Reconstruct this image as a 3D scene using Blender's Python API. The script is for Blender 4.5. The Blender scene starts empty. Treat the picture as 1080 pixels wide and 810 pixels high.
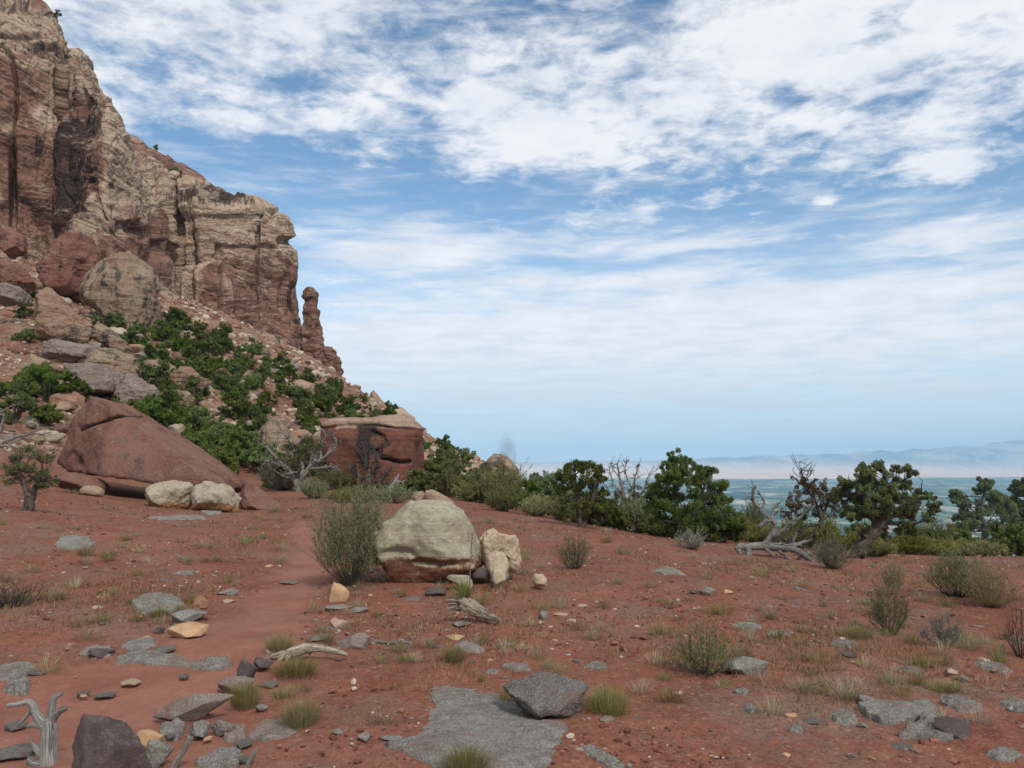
import bpy, bmesh, math, random
import numpy as np
from mathutils import Vector

R = math.radians
C = bpy.context.scene.collection
SC = bpy.context.scene
F = 848.0                    # focal length in pixels of a 1080 px wide picture
PITCH = R(5.39)
CAMZ = 1.6
CP, SP = math.cos(PITCH), math.sin(PITCH)

# ------------------------------------------------------------------ camera, exposure, sun, sky
cam_d = bpy.data.cameras.new('camera')
cam = bpy.data.objects.new('camera', cam_d); C.objects.link(cam)
cam.location = (0, 0, CAMZ); cam.rotation_euler = (R(90) + PITCH, 0, 0)
cam_d.sensor_width = 36; cam_d.lens = 36 * F / 1080
cam_d.clip_start = 0.05; cam_d.clip_end = 150000
SC.camera = cam
SC.view_settings.view_transform = 'Standard'; SC.view_settings.look = 'None'
SC.view_settings.exposure = 0.0; SC.view_settings.gamma = 1
SC.view_settings.use_curve_mapping = False
SC.render.engine = 'CYCLES'
SC.cycles.use_denoising = True
SC.cycles.max_bounces = 8
SC.cycles.transparent_max_bounces = 12
SC.cycles.volume_bounces = 1

SUN_EL, SUN_AZ = 46.0, 152.0            # azimuth clockwise from +Y (the view direction): behind the camera, to the right
sun_d = bpy.data.lights.new('sun', 'SUN'); sun_d.energy = 2.5; sun_d.angle = R(5); sun_d.color = (1, .95, .87)
sun = bpy.data.objects.new('sun', sun_d); C.objects.link(sun)
sv = Vector((math.sin(R(SUN_AZ)) * math.cos(R(SUN_EL)), math.cos(R(SUN_AZ)) * math.cos(R(SUN_EL)), math.sin(R(SUN_EL))))
sun.rotation_euler = sv.to_track_quat('Z', 'Y').to_euler()
sun.location = (0, 0, 60)


class N:
    """a socket with arithmetic: builds Math nodes"""
    def __init__(s, nt, sock): s.nt, s.s = nt, sock
    def op(s, o, *a, clamp=False):
        n = s.nt.nodes.new('ShaderNodeMath'); n.operation = o; n.use_clamp = clamp
        for i, v in enumerate((s,) + a):
            if isinstance(v, N): s.nt.links.new(v.s, n.inputs[i])
            else: n.inputs[i].default_value = v
        return N(s.nt, n.outputs[0])
    def __add__(s, o): return s.op('ADD', o)
    def __radd__(s, o): return s.op('ADD', o)
    def __sub__(s, o): return s.op('SUBTRACT', o)
    def __rsub__(s, o): return (s * -1.0) + o
    def __mul__(s, o): return s.op('MULTIPLY', o)
    def __rmul__(s, o): return s.op('MULTIPLY', o)
    def __truediv__(s, o): return s.op('DIVIDE', o)
    def max(s, o): return s.op('MAXIMUM', o)
    def min(s, o): return s.op('MINIMUM', o)
    def smooth(s, a, b):
        n = s.nt.nodes.new('ShaderNodeMapRange'); n.interpolation_type = 'SMOOTHSTEP'
        s.nt.links.new(s.s, n.inputs['Value'])
        n.inputs['From Min'].default_value = a; n.inputs['From Max'].default_value = b
        return N(s.nt, n.outputs['Result'])


class T:
    """short-hands over a node tree"""
    def __init__(s, nt): s.nt = nt
    def new(s, t): return s.nt.nodes.new('ShaderNode' + t)
    def link(s, a, b): s.nt.links.new(a.s if isinstance(a, N) else a, b)
    def coord(s, which): return s.new('TexCoord').outputs[which]
    def xyz(s, v):
        n = s.new('SeparateXYZ'); s.link(v, n.inputs[0]); return [N(s.nt, o) for o in n.outputs]
    def vec(s, x, y, z):
        n = s.new('CombineXYZ')
        for i, v in enumerate((x, y, z)):
            if isinstance(v, N): s.link(v, n.inputs[i])
            else: n.inputs[i].default_value = v
        return n.outputs[0]
    def scale(s, v, k):
        n = s.new('Mapping'); s.link(v, n.inputs[0]); n.inputs['Scale'].default_value = k if hasattr(k, '__len__') else (k, k, k); return n.outputs[0]
    def addv(s, a, b):
        n = s.new('VectorMath'); n.operation = 'ADD'; s.link(a, n.inputs[0]); s.link(b, n.inputs[1]); return n.outputs[0]
    def noise(s, v, scale, detail=4, rough=.55, dist=0.0, col=False):
        n = s.new('TexNoise'); s.link(v, n.inputs['Vector']); n.inputs['Scale'].default_value = scale
        n.inputs['Detail'].default_value = detail; n.inputs['Roughness'].default_value = rough; n.inputs['Distortion'].default_value = dist
        return n.outputs['Color'] if col else N(s.nt, n.outputs[0])
    def voro(s, v, scale, feature='F1', out='Distance', rand=1.0):
        n = s.new('TexVoronoi'); n.feature = feature; s.link(v, n.inputs['Vector']); n.inputs['Scale'].default_value = scale
        n.inputs['Randomness'].default_value = rand
        o = n.outputs[out]; return o if out == 'Color' else N(s.nt, o)
    def attr(s, name):
        n = s.new('Attribute'); n.attribute_name = name; return N(s.nt, n.outputs['Fac'])
    def mix(s, f, a, b, mode='MIX'):
        n = s.new('Mix'); n.data_type = 'RGBA'; n.blend_type = mode
        if isinstance(f, N): s.link(f, n.inputs[0])
        else: n.inputs[0].default_value = f
        for sock, v in ((n.inputs[6], a), (n.inputs[7], b)):
            if isinstance(v, (tuple, list)): sock.default_value = (*v[:3], 1)
            else: s.link(v, sock)
        return n.outputs[2]
    def ramp(s, f, stops, interp='LINEAR'):
        n = s.new('ValToRGB'); s.link(f, n.inputs[0]); n.color_ramp.interpolation = interp
        e = n.color_ramp.elements
        while len(e) < len(stops): e.new(.5)
        for el, (p, c) in zip(e, stops): el.position = p; el.color = (*c[:3], 1)
        return n.outputs[0]
    def bump(s, h, strength=.5, dist=.05, normal=None):
        n = s.new('Bump'); s.link(h, n.inputs['Height']); n.inputs['Strength'].default_value = strength; n.inputs['Distance'].default_value = dist
        if normal is not None: s.link(normal, n.inputs['Normal'])
        return n.outputs[0]
    def principled(s, col, rough=.9, normal=None, spec=.2):
        n = s.new('BsdfPrincipled')
        if isinstance(col, (tuple, list)): n.inputs['Base Color'].default_value = (*col[:3], 1)
        else: s.link(col, n.inputs['Base Color'])
        n.inputs['Roughness'].default_value = rough; n.inputs['Specular IOR Level'].default_value = spec
        if normal is not None: s.link(normal, n.inputs['Normal'])
        return n.outputs[0]


def mat(name):
    m = bpy.data.materials.new(name); m.use_nodes = True; m.node_tree.nodes.clear()
    t = T(m.node_tree); o = t.new('OutputMaterial')
    return m, t, o


def build_world():
    w = bpy.data.worlds.new('World'); SC.world = w; w.use_nodes = True
    nt = w.node_tree; nt.nodes.clear(); t = T(nt)
    out = t.new('OutputWorld')
    sky = t.new('TexSky'); sky.sky_type = 'NISHITA'; sky.sun_disc = False
    sky.sun_elevation = R(SUN_EL); sky.sun_rotation = R(SUN_AZ); sky.altitude = 1600
    sky.air_density = 1.0; sky.dust_density = 1.5; sky.ozone_density = 2.0
    g = t.coord('Generated')
    x, y, z = t.xyz(g)
    az = x.op('ARCTAN2', y) * 57.2958
    el = z.op('ARCSINE') * 57.2958
    zz = z.max(0.0) + .07
    pl = t.vec(x / zz, y / zz, 0.0)
    def gs(a0, e0, sa, se, amp):
        da = (az - a0) * (1 / sa); de = (el - e0) * (1 / se)
        return ((da * da + de * de) * -1.0).op('EXPONENT') * amp
    # broken altocumulus overhead
    n1 = t.noise(t.addv(pl, t.vec(3.1, 7.7, 0)), 1.5, 9, .60, .35)
    n2 = t.noise(t.addv(pl, t.vec(9.3, 1.2, 4.)), 4.2, 8, .62, .2)
    n6 = t.noise(t.addv(pl, t.vec(5.3, 2.2, 8.)), 11.0, 6, .62, .3)
    bias = el.smooth(16.5, 22.5) * .165 - .125
    bias = bias + (y * -1.0).smooth(.0, .5) * .10 + gs(-31, 27, 13, 6, .10) + gs(14, 26, 12, 4, .05) + gs(30, 24, 9, 5, .06)
    bias = bias + gs(-15, 20, 9, 2.6, -.12) + gs(-5, 22.5, 9, 1.5, .04) + gs(-20, 25, 9, 1.2, -.05) + gs(9.5, 29.3, 2.2, 1.5, -.17) + gs(-10, 28, 3, 1.2, -.08) + gs(-8, 22.5, 4, 1.0, -.10) + gs(19.5, 24, 3, .8, -.12) + gs(-19, 21.5, 3, 2, .08) + gs(-4, 18.2, 10, 1.6, -.10)
    bias = bias + gs(14.3, 17.6, 1.7, .7, .24) + gs(9.5, 17.2, 1.6, 1.2, .17) + gs(22, 17.0, .8, .5, .22) + gs(6, 17.5, 2.2, 1.2, .12) + gs(29, 18.2, 3, .9, .20) + gs(17, 16.6, 1.0, .4, .14)
    dens = ((n1 * .34 + n2 * .33 + n6 * .33) - .5) * 1.45 + .5 + bias
    a_cu = dens.smooth(.405, .645)
    # stretched stratus streaks lower down
    st = t.vec(az * .035, el * .21, 0.0)
    n3 = t.noise(t.addv(st, t.vec(2.2, 5.1, 0)), 3.2, 8, .58, .4)
    n5 = t.noise(t.addv(st, t.vec(7.2, 1.1, 3)), 9.0, 6, .6, .2)
    b2 = gs(5, 9.5, 40, 4.5, .10) + gs(-8, 14.9, 7.5, 1.35, .30) + gs(11, 14.9, 6, .9, .20) + gs(2, 7.4, 18, 2.6, .58) + gs(20, 10.5, 14, 1.2, .12) + gs(12, 12.6, 9, .8, .10) + gs(30, 14.4, 5, 1.2, .22) \
        + gs(24, 11.0, 16, 1.0, .17) + gs(30, 8.5, 8, 2, .20) + gs(5, 12.5, 12, .7, .09) + gs(0, 3.0, 80, 3.0, .15) \
        + gs(-4, 12.2, 6, 1.0, .16)
    a_st = (n3 * .70 + n5 * .30 + b2).smooth(.45, .83) * .90
    # thin veil near the horizon
    a_ve = (1.0 - el.op('ABSOLUTE').smooth(.0, 20.0)) * .58
    n4 = t.noise(t.addv(pl, t.vec(1.0, 2.0, 9)), 3.0, 6, .55)
    alpha = 1.0 - (1.0 - a_cu * .95) * (1.0 - a_st) * (1.0 - a_ve)
    bg = t.new('Background'); bg.inputs['Strength'].default_value = .15
    t.link(t.mix(1.0, sky.outputs[0], (.96, 1.10, 1.06), 'MULTIPLY'), bg.inputs[0])
    cl = t.new('Background'); cl.inputs['Strength'].default_value = 1.0
    shade = (n4 * .7 + n2 * .3).smooth(.34, .62)
    thick = t.mix(shade, (.80, .845, .91), (.97, .98, 1.0))
    t.link(t.mix(el.smooth(1.5, 9), (.68, .77, .85), thick), cl.inputs[0])
    # unseen cloud behind the camera, brightened toward the sun as added frontal fill
    sd = (x * sv.x + y * sv.y + z * sv.z).max(0.0)
    t.link(sd * sd * .35 + 1.0, cl.inputs['Strength'])
    mx = t.new('MixShader'); t.link(alpha, mx.inputs[0]); t.link(bg.outputs[0], mx.inputs[1]); t.link(cl.outputs[0], mx.inputs[2])
    t.link(mx.outputs[0], out.inputs[0])
    w.cycles.sampling_method = 'MANUAL'; w.cycles.sample_map_resolution = 1024


build_world()

# ------------------------------------------------------------------ numeric helpers
def _h(ix, iy, iz, seed):
    with np.errstate(over='ignore'):
        h = (ix.astype(np.uint32) * np.uint32(374761393) + iy.astype(np.uint32) * np.uint32(668265263)
             + iz.astype(np.uint32) * np.uint32(2147483647) + np.uint32(seed * 974711 + 12345))
        h = (h ^ (h >> np.uint32(13))) * np.uint32(1274126177)
        h = (h ^ (h >> np.uint32(15))) * np.uint32(2246822519)
        h = h ^ (h >> np.uint32(16))
    return h.astype(np.float64) / 4294967295.0


def vnoise(p, seed=0):
    p = np.asarray(p, float); i = np.floor(p).astype(np.int64); f = p - i
    f = f * f * f * (f * (f * 6 - 15) + 10)
    r = 0
    for dx in (0, 1):
        wx = f[:, 0] if dx else 1 - f[:, 0]
        for dy in (0, 1):
            wy = f[:, 1] if dy else 1 - f[:, 1]
            for dz in (0, 1):
                wz = f[:, 2] if dz else 1 - f[:, 2]
                r = r + wx * wy * wz * _h(i[:, 0] + dx, i[:, 1] + dy, i[:, 2] + dz, seed)
    return r * 2 - 1


def fbm(p, octv=5, gain=.5, seed=0, lac=2.03):
    p = np.asarray(p, float); a, r = 1.0, 0
    for k in range(octv):
        r = r + a * vnoise(p, seed + k * 7); p = p * lac + 17.3; a *= gain
    return r


def sstep(x, a, b):
    t = np.clip((x - a) / (b - a), 0, 1); return t * t * (3 - 2 * t)


def row_z(py, Y): return CAMZ + Y * np.tan(PITCH - np.arctan((np.asarray(py, float) - 405) / F))
def ray(px, py):
    u = (px - 540) / F; v = (405 - py) / F
    return np.array([u, CP - v * SP, SP + v * CP])
def P(px, py, Y):
    d = ray(px, py); k = Y / d[1]; return np.array([d[0] * k, Y, CAMZ + d[2] * k])

# ------------------------------------------------------------------ terrain: picture row at which the ground of depth Y shows, per azimuth column
COLS = np.array([-350, -100, 0, 80, 150, 260, 345, 405, 470, 540, 620, 700, 800, 900, 1080, 1400], float)
ROWS = [
 (3.0,  [965]*16),
 (4.5,  [798, 799, 800, 800, 800, 800, 800, 800, 800, 800, 800, 800, 801, 802, 806, 812]),
 (7.0,  [678, 680, 682, 683, 684, 684, 685, 685, 685, 685, 685, 686, 689, 692, 697, 708]),
 (11.0, [594, 599, 602, 604, 606, 609, 611, 611, 611, 611, 613, 616, 620, 625, 633, 645]),
 (17.0, [538, 545, 548, 556, 560, 563, 564, 565, 566, 568, 572, 577, 585, 595, 606, 620]),
 (24.0, [500, 513, 520, 536, 543, 548, 541, 543, 546, 550, 558, 568, 577, 586, 591, 604]),
 (28.0, [478, 498, 507, 528, 536, 543, 536, 538, 541, 545, 553, 563, 573, 582, 585, 600]),
 (34.0, [455, 480, 492, 516, 524, 536, 529, 530, 533, 538, 551, 566, 578, 588, 590, 606]),
 (48.0, [420, 440, 458, 480, 497, 511, 513, 513, 519, 530, 560, 595, 612, 625, 630, 640]),
 (65.0, [375, 398, 418, 432, 445, 475, 490, 500, 508, 525, 575, 630, 650, 660, 665, 670]),
 (90.0, [320, 335, 350, 366, 385, 420, 455, 480, 495, 514, 590, 660, 680, 685, 690, 690]),
 (120., [260, 272, 285, 303, 325, 375, 430, 465, 486, 506, 600, 680, 692, 695, 700, 700]),
 (160., [240, 250, 260, 280, 300, 345, 402, 445, 474, 497, 605, 690, 700, 702, 704, 704]),
 (190., [240, 250, 260, 280, 300, 345, 388, 429, 470, 496, 610, 694, 704, 704, 705, 705]),
 (230., [250, 260, 270, 290, 310, 360, 404, 448, 490, 520, 620, 698, 706, 706, 706, 706]),
 (300., [330, 340, 350, 370, 390, 430, 460, 500, 540, 580, 640, 700, 707, 707, 707, 707]),
 (600., [600, 600, 600, 600, 610, 620, 640, 650, 660, 670, 690, 706, 708, 708, 708, 708]),
 (1300.,[709]*16),
]
RY = np.log(np.array([r[0] for r in ROWS])); RT = np.array([r[1] for r in ROWS], float)
DC = np.linspace(-350, 1400, 360); DR = np.linspace(RY[0], RY[-1], 420)
_t1 = np.array([np.interp(DC, COLS, r) for r in RT])
DT = np.array([np.interp(DR, RY, _t1[:, j]) for j in range(len(DC))]).T
def _blur(a, k, ax):
    x = np.arange(-3 * k, 3 * k + 1); g = np.exp(-.5 * (x / k) ** 2); g /= g.sum()
    pad = [(0, 0), (0, 0)]; pad[ax] = (3 * k, 3 * k)
    return np.apply_along_axis(lambda v: np.convolve(v, g, 'valid'), ax, np.pad(a, pad, 'edge'))
DT = _blur(_blur(DT, 5, 1), 4, 0)


def hill_mask(x, y):
    """1 on the talus slope, 0 on the red flat"""
    px = 540 + F * x / np.maximum(y, 3) / CP
    line = np.interp(px, [-350, 0, 150, 300, 420, 500, 560, 640], [26, 38, 46, 60, 66, 70, 80, 400])
    return sstep(y, line * .92, line * 1.25)


def H(x, y, detail=True):
    x = np.atleast_1d(np.asarray(x, float)); y = np.atleast_1d(np.asarray(y, float))
    yc = np.maximum(y, 3.0)
    px = np.clip(540 + F * x / yc / CP, -349.9, 1399.9); ly = np.clip(np.log(yc), DR[0], DR[-1] - 1e-6)
    fi = (px - DC[0]) / (DC[1] - DC[0]); fj = (ly - DR[0]) / (DR[1] - DR[0])
    i = np.minimum(fi.astype(int), len(DC) - 2); j = np.minimum(fj.astype(int), len(DR) - 2); fi = fi - i; fj = fj - j
    py = (DT[j, i] * (1 - fi) + DT[j, i + 1] * fi) * (1 - fj) + (DT[j + 1, i] * (1 - fi) + DT[j + 1, i + 1] * fi) * fj
    z = row_z(py, yc)
    if detail:
        p = np.stack([x, y, np.zeros_like(x)], 1)
        hm = hill_mask(x, y)
        z = z + .05 * fbm(p * .45, 3, .5, 3) * sstep(y, 2, 8) + .016 * fbm(p * 2.6, 3, .55, 5)
        far = sstep(y, 60, 110)
        z = z + hm * (.35 * fbm(p * .22, 4, .55, 9) + far * 1.0 * fbm(p * .09, 3, .5, 21))
    return z


def h1(x, y): return float(H(x, y)[0])


def gnd(px, py, ymax=290):
    """world point where the picture's pixel meets the ground"""
    Y = np.exp(np.linspace(math.log(3.2), math.log(ymax), 3000)); d = ray(px, py)
    z = CAMZ + Y * d[2] / d[1]; x = Y * d[0] / d[1]
    hit = np.nonzero(H(x, Y) >= z)[0]
    k = hit[0] if len(hit) else len(Y) - 1
    return np.array([x[k], Y[k], float(H(x[k], Y[k])[0])])


def gcol(px, Y):
    x = (px - 540) / F * CP * Y; return np.array([x, Y, h1(x, Y)])


class MB:
    """collects vertices and faces; build() links them as ONE mesh object"""
    def __init__(s): s.v, s.f, s.n, s.a = [], [], 0, {}
    def add(s, v, f, **attrs):
        v = np.asarray(v, float).reshape(-1, 3)
        for q in (f if isinstance(f, list) else [f]):
            q = np.asarray(q, np.int64)
            if len(q): s.f.append(q + s.n)
        for k, val in attrs.items(): s.a.setdefault(k, []).append(np.broadcast_to(np.asarray(val, float), (len(v),)))
        s.v.append(v); s.n += len(v)
    def mesh(s, name, smooth=True):
        me = bpy.data.meshes.new(name)
        v = np.concatenate(s.v); me.vertices.add(len(v)); me.vertices.foreach_set('co', v.astype(np.float32).ravel())
        li = np.concatenate([q.ravel() for q in s.f]); sz = np.concatenate([np.full(len(q), q.shape[1]) for q in s.f])
        me.loops.add(len(li)); me.loops.foreach_set('vertex_index', li.astype(np.int32))
        me.polygons.add(len(sz)); me.polygons.foreach_set('loop_start', (np.cumsum(sz) - sz).astype(np.int32))
        me.polygons.foreach_set('use_smooth', np.full(len(sz), smooth))
        for k, val in s.a.items():
            at = me.attributes.new(k, 'FLOAT', 'POINT'); at.data.foreach_set('value', np.concatenate(val).astype(np.float32))
        me.update(calc_edges=True); me.validate()
        return me
    def build(s, name, m, parent=None, loc=None, smooth=True):
        return link(name, s.mesh(name, smooth), m, parent, loc)


def link(name, me, m=None, parent=None, loc=None):
    o = bpy.data.objects.new(name, me); C.objects.link(o)
    if m is not None and not me.materials: me.materials.append(m)
    if parent is not None: o.parent = parent
    if loc is not None: o.location = loc
    return o


def tag(o, label=None, cat=None, group=None, kind=None):
    if label: o['label'] = label
    if cat: o['category'] = cat
    if group: o['group'] = group
    if kind: o['kind'] = kind
    return o


def empty(name, loc, label, cat, group=None):
    o = bpy.data.objects.new(name, None); C.objects.link(o); o.location = loc; o.empty_display_size = .2
    return tag(o, label, cat, group)


def copy_tree(o, parent=None):
    c = o.copy(); C.objects.link(c); c.parent = parent
    for ch in list(o.children): copy_tree(ch, c)
    return c


def grid_faces(nr, nc, wrap=False):
    i, j = np.meshgrid(np.arange(nr - 1), np.arange(nc if wrap else nc - 1), indexing='ij')
    j2 = (j + 1) % nc
    return np.stack([i * nc + j, i * nc + j2, (i + 1) * nc + j2, (i + 1) * nc + j], -1).reshape(-1, 4)
# ------------------------------------------------------------------ materials of the setting
def soil_material():
    m, t, o = mat('red_soil')
    g = t.coord('Object')
    trail, hill, rim = t.attr('trail'), t.attr('hill'), t.attr('rim')
    big = t.noise(g, .16, 4, .6); mid = t.noise(g, 1.1, 6, .6, .3); fine = t.noise(g, 9, 6, .65); gr = t.noise(g, 55, 4, .7)
    col = t.ramp((big * .3 + mid * .35 + fine * .35), [(.36, (.106, .039, .024)), (.47, (.192, .071, .043)), (.56, (.236, .095, .060)), (.70, (.30, .150, .106))])
    col = t.mix((mid * .5 + gr * .5).smooth(.54, .72) * .45, col, (.10, .045, .034))
    litter = (t.noise(g, .75, 6, .65, .4) * .6 + t.noise(g, 5, 4, .6) * .4).smooth(.47, .62)
    col = t.mix(litter * .6, col, (.150, .100, .064))
    grit = (t.noise(t.addv(g, t.vec(31.0, 7.0, 0.0)), .5, 6, .68, .3) * .55 + t.noise(g, 14, 5, .7) * .45).smooth(.50, .60)
    col = t.mix(grit * .42, col, (.19, .150, .122))
    peb = t.voro(g, 46, out='Color'); px_, py_, pz_ = t.xyz(peb)
    col = t.mix(px_.smooth(.92, .95) * .3, col, (.38, .25, .19))
    col = t.mix(py_.smooth(.80, .86) * .45, col, (.09, .035, .028))
    col = t.mix(trail * .7, col, t.mix(mid.smooth(.3, .7), (.250, .103, .069), (.325, .152, .110)))
    # talus: paler broken rubble, red earth between
    rub = t.voro(g, .75, out='Color'); r1, r2, r3 = t.xyz(rub)
    hn = t.noise(g, .12, 5, .6, .5); hf = t.noise(g, 1.6, 6, .65)
    hc = t.ramp(hn * .5 + hf * .5, [(.38, (.12, .052, .034)), (.47, (.20, .092, .058)), (.55, (.265, .15, .10)), (.66, (.33, .24, .17))])
    hc = t.mix((r1.smooth(.45, .6)) * .55, hc, t.mix(r2, (.36, .27, .19), (.22, .12, .08)))
    col = t.mix(hill, col, hc)
    scrub = t.ramp(t.noise(g, .25, 6, .65), [(.4, (.045, .06, .028)), (.55, (.11, .10, .05)), (.7, (.22, .11, .07))])
    col = t.mix(rim, col, scrub)
    hgt = fine * .5 + gr * .35 + (1.0 - t.voro(g, 46)) * .35 + (1.0 - t.voro(g, 17)) * .25 * (1.0 - trail * .7)
    b1 = t.bump(hgt, .75, .03)
    b2 = t.bump(hill * (hf * .6 + (1.0 - t.voro(g, .75)) * .6), .9, .9, b1)
    t.link(t.principled(col, .95, b2, .12), o.inputs[0])
    return m


def cliff_material():
    m, t, o = mat('layered_sandstone')
    g = t.coord('Object'); x, y, z = t.xyz(g); zz = t.attr('strata')
    wf = t.noise(g, .22, 5, .6)
    zb = t.vec(x * .012, y * .012, zz + (wf - .5) * 2.0)
    band = t.noise(t.scale(zb, (1, 1, .30)), 1.0, 3, .6); band2 = t.noise(t.scale(zb, (1, 1, 1.5)), 1.0, 4, .65)
    tan = t.ramp(band * .55 + band2 * .45, [(.36, (.225, .140, .098)), (.45, (.375, .262, .185)), (.55, (.475, .352, .258)), (.66, (.30, .20, .14))])
    red = t.ramp(band2 * .4 + wf * .6, [(.36, (.125, .062, .046)), (.5, (.215, .110, .078)), (.64, (.30, .170, .122))])
    rm = t.attr('red')
    patch = t.noise(t.scale(g, (.05, .05, .04)), 1.0, 6, .66, .8)
    col = t.mix((rm + (patch - .5) * 2.8).smooth(.34, .56) * .95, tan, red)
    # desert varnish running down the faces; its mask also holds painted shade
    st = t.noise(t.scale(g, (.55, .55, .022)), 1.0, 6, .68, .3); st2 = t.noise(t.scale(g, (2.0, 2.0, .07)), 1.0, 4, .62)
    vn = t.attr('varnish'); brk = t.noise(g, .11, 5, .65)
    vm = ((st * .55 + st2 * .45 - .5) * 1.9 + vn * .80 + (brk - .5) * .9).smooth(.28, .50)
    col = t.mix(vm * .88, col, (.034, .025, .023))
    blot = t.noise(g, .13, 8, .70, 1.0)
    col = t.mix(blot.smooth(.57, .62) * .62, col, (.060, .036, .029))
    pale = t.noise(t.scale(g, (.11, .11, .16)), 1.0, 7, .70, .6)
    col = t.mix(pale.smooth(.56, .62) * .5, col, (.48, .37, .275))
    # bedding partings: their shadow painted as thin dark lines along the layers
    ln = t.noise(t.scale(zb, (2, 2, .40)), 1.0, 5, .70)
    part_shade = 1.0 - ((ln - .5).op('ABSOLUTE')).smooth(.0, .016)
    col = t.mix(part_shade * .6, col, (.045, .030, .025))
    fine = t.noise(g, 1.3, 8, .68)
    col = t.mix(.42, col, t.ramp(fine, [(.32, (.30, .28, .27)), (.5, (.5, .5, .5)), (.70, (.73, .71, .69))]), 'OVERLAY')
    nb = t.bump(ln * .5 - part_shade * .3 + fine * .6 + blot * .7, .9, 1.2)
    t.link(t.principled(col, .95, nb, .1), o.inputs[0])
    return m


def valley_material():
    m, t, o = mat('valley_farmland')
    g = t.coord('Object'); x, y, z = t.xyz(g)
    v = t.scale(g, (1 / 400., 1 / 640., 1)); cell = t.voro(v, 1.0, out='Color'); a, b, c = t.xyz(cell)
    v2 = t.scale(g, (1 / 170., 1 / 330., 1)); cell2 = t.voro(v2, 1.0, out='Color'); a2, b2, c2 = t.xyz(cell2)
    fields = t.ramp(a * .65 + a2 * .35, [(.18, (.026, .055, .040)), (.34, (.06, .125, .06)), (.50, (.13, .20, .10)), (.62, (.24, .26, .16)), (.80, (.50, .46, .35))])
    woods = (t.noise(t.scale(g, (1 / 1500., 1 / 1700., 1)), 1.0, 8, .68)).smooth(.46, .58)
    trees = (t.noise(t.scale(g, (1 / 120., 1 / 280., 1)), 1.0, 6, .7)).smooth(.48, .54)
    col = t.mix((woods * .45 + trees * .72).min(.92), fields, (.016, .034, .028))
    roofs = t.voro(t.scale(g, (1 / 60., 1 / 60., 1)), 1.0, out='Color'); q, q2, q3 = t.xyz(roofs)
    col = t.mix(q.smooth(.965, .975) * (.5), col, (.5, .48, .44))
    # bare pale desert in front of the far ridge
    dn = t.noise(t.scale(g, (1 / 9000., 1 / 2500., 1)), 1.0, 6, .6)
    dn2 = t.noise(t.scale(g, (1 / 1500., 1 / 700., 1)), 1.0, 6, .7)
    des = (y + (dn - .5) * 11000.0 + (dn2 - .5) * 6000.0).smooth(15600., 17000.)
    desert = t.ramp(t.noise(t.scale(g, (1 / 2600., 1 / 1300., 1)), 1.0, 6, .65), [(.35, (.68, .43, .26)), (.55, (.86, .56, .35)), (.7, (.72, .47, .30))])
    col = t.mix(des, col, desert)
    t.link(t.principled(col, 1.0, None, 0.0), o.inputs[0])
    return m


def hills_material():
    m, t, o = mat('far_ridge')
    g = t.coord('Object'); x, y, z = t.xyz(g)
    n = t.noise(t.scale(g, (1 / 1200., 1 / 1600., 1 / 300.)), 1.0, 7, .66); cl = t.noise(t.scale(g, (1 / 7000., 1 / 5000., 1 / 900.)), 1.0, 4, .6)
    hgt = (z + (n - .5) * 140.0).smooth(-320., 60.)
    col = t.mix(hgt, (.84, .55, .35), t.ramp(n * .6 + cl * .4, [(.40, (.03, .05, .06)), (.49, (.12, .135, .14)), (.58, (.44, .39, .33))]))
    t.link(t.principled(col, 1.0, None, 0.0), o.inputs[0])
    return m


M = {}
M['soil'] = soil_material(); M['cliff'] = cliff_material()

# ------------------------------------------------------------------ ground, path, talus slope
TRAIL_PX = [(40, 835), (95, 770), (170, 716), (235, 676), (283, 645), (312, 618), (332, 594), (338, 575), (330, 560), (322, 550)]
TR = np.array([gnd(*q)[:2] for q in TRAIL_PX]); TRW = np.array([1.15, 1.15, 1.05, .72, .46, .40, .40, .42, .45, .3])
def trail_dist(x, y):
    best = np.full(x.shape, 9.0)
    for k in range(len(TR) - 1):
        a, b = TR[k], TR[k + 1]; d = b - a; L2 = d @ d
        s = np.clip(((x - a[0]) * d[0] + (y - a[1]) * d[1]) / L2, 0, 1)
        dd = np.hypot(x - a[0] - s * d[0], y - a[1] - s * d[1]) / (TRW[k] * (1 - s) + TRW[k + 1] * s)
        best = np.minimum(best, dd)
    return best


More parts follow.
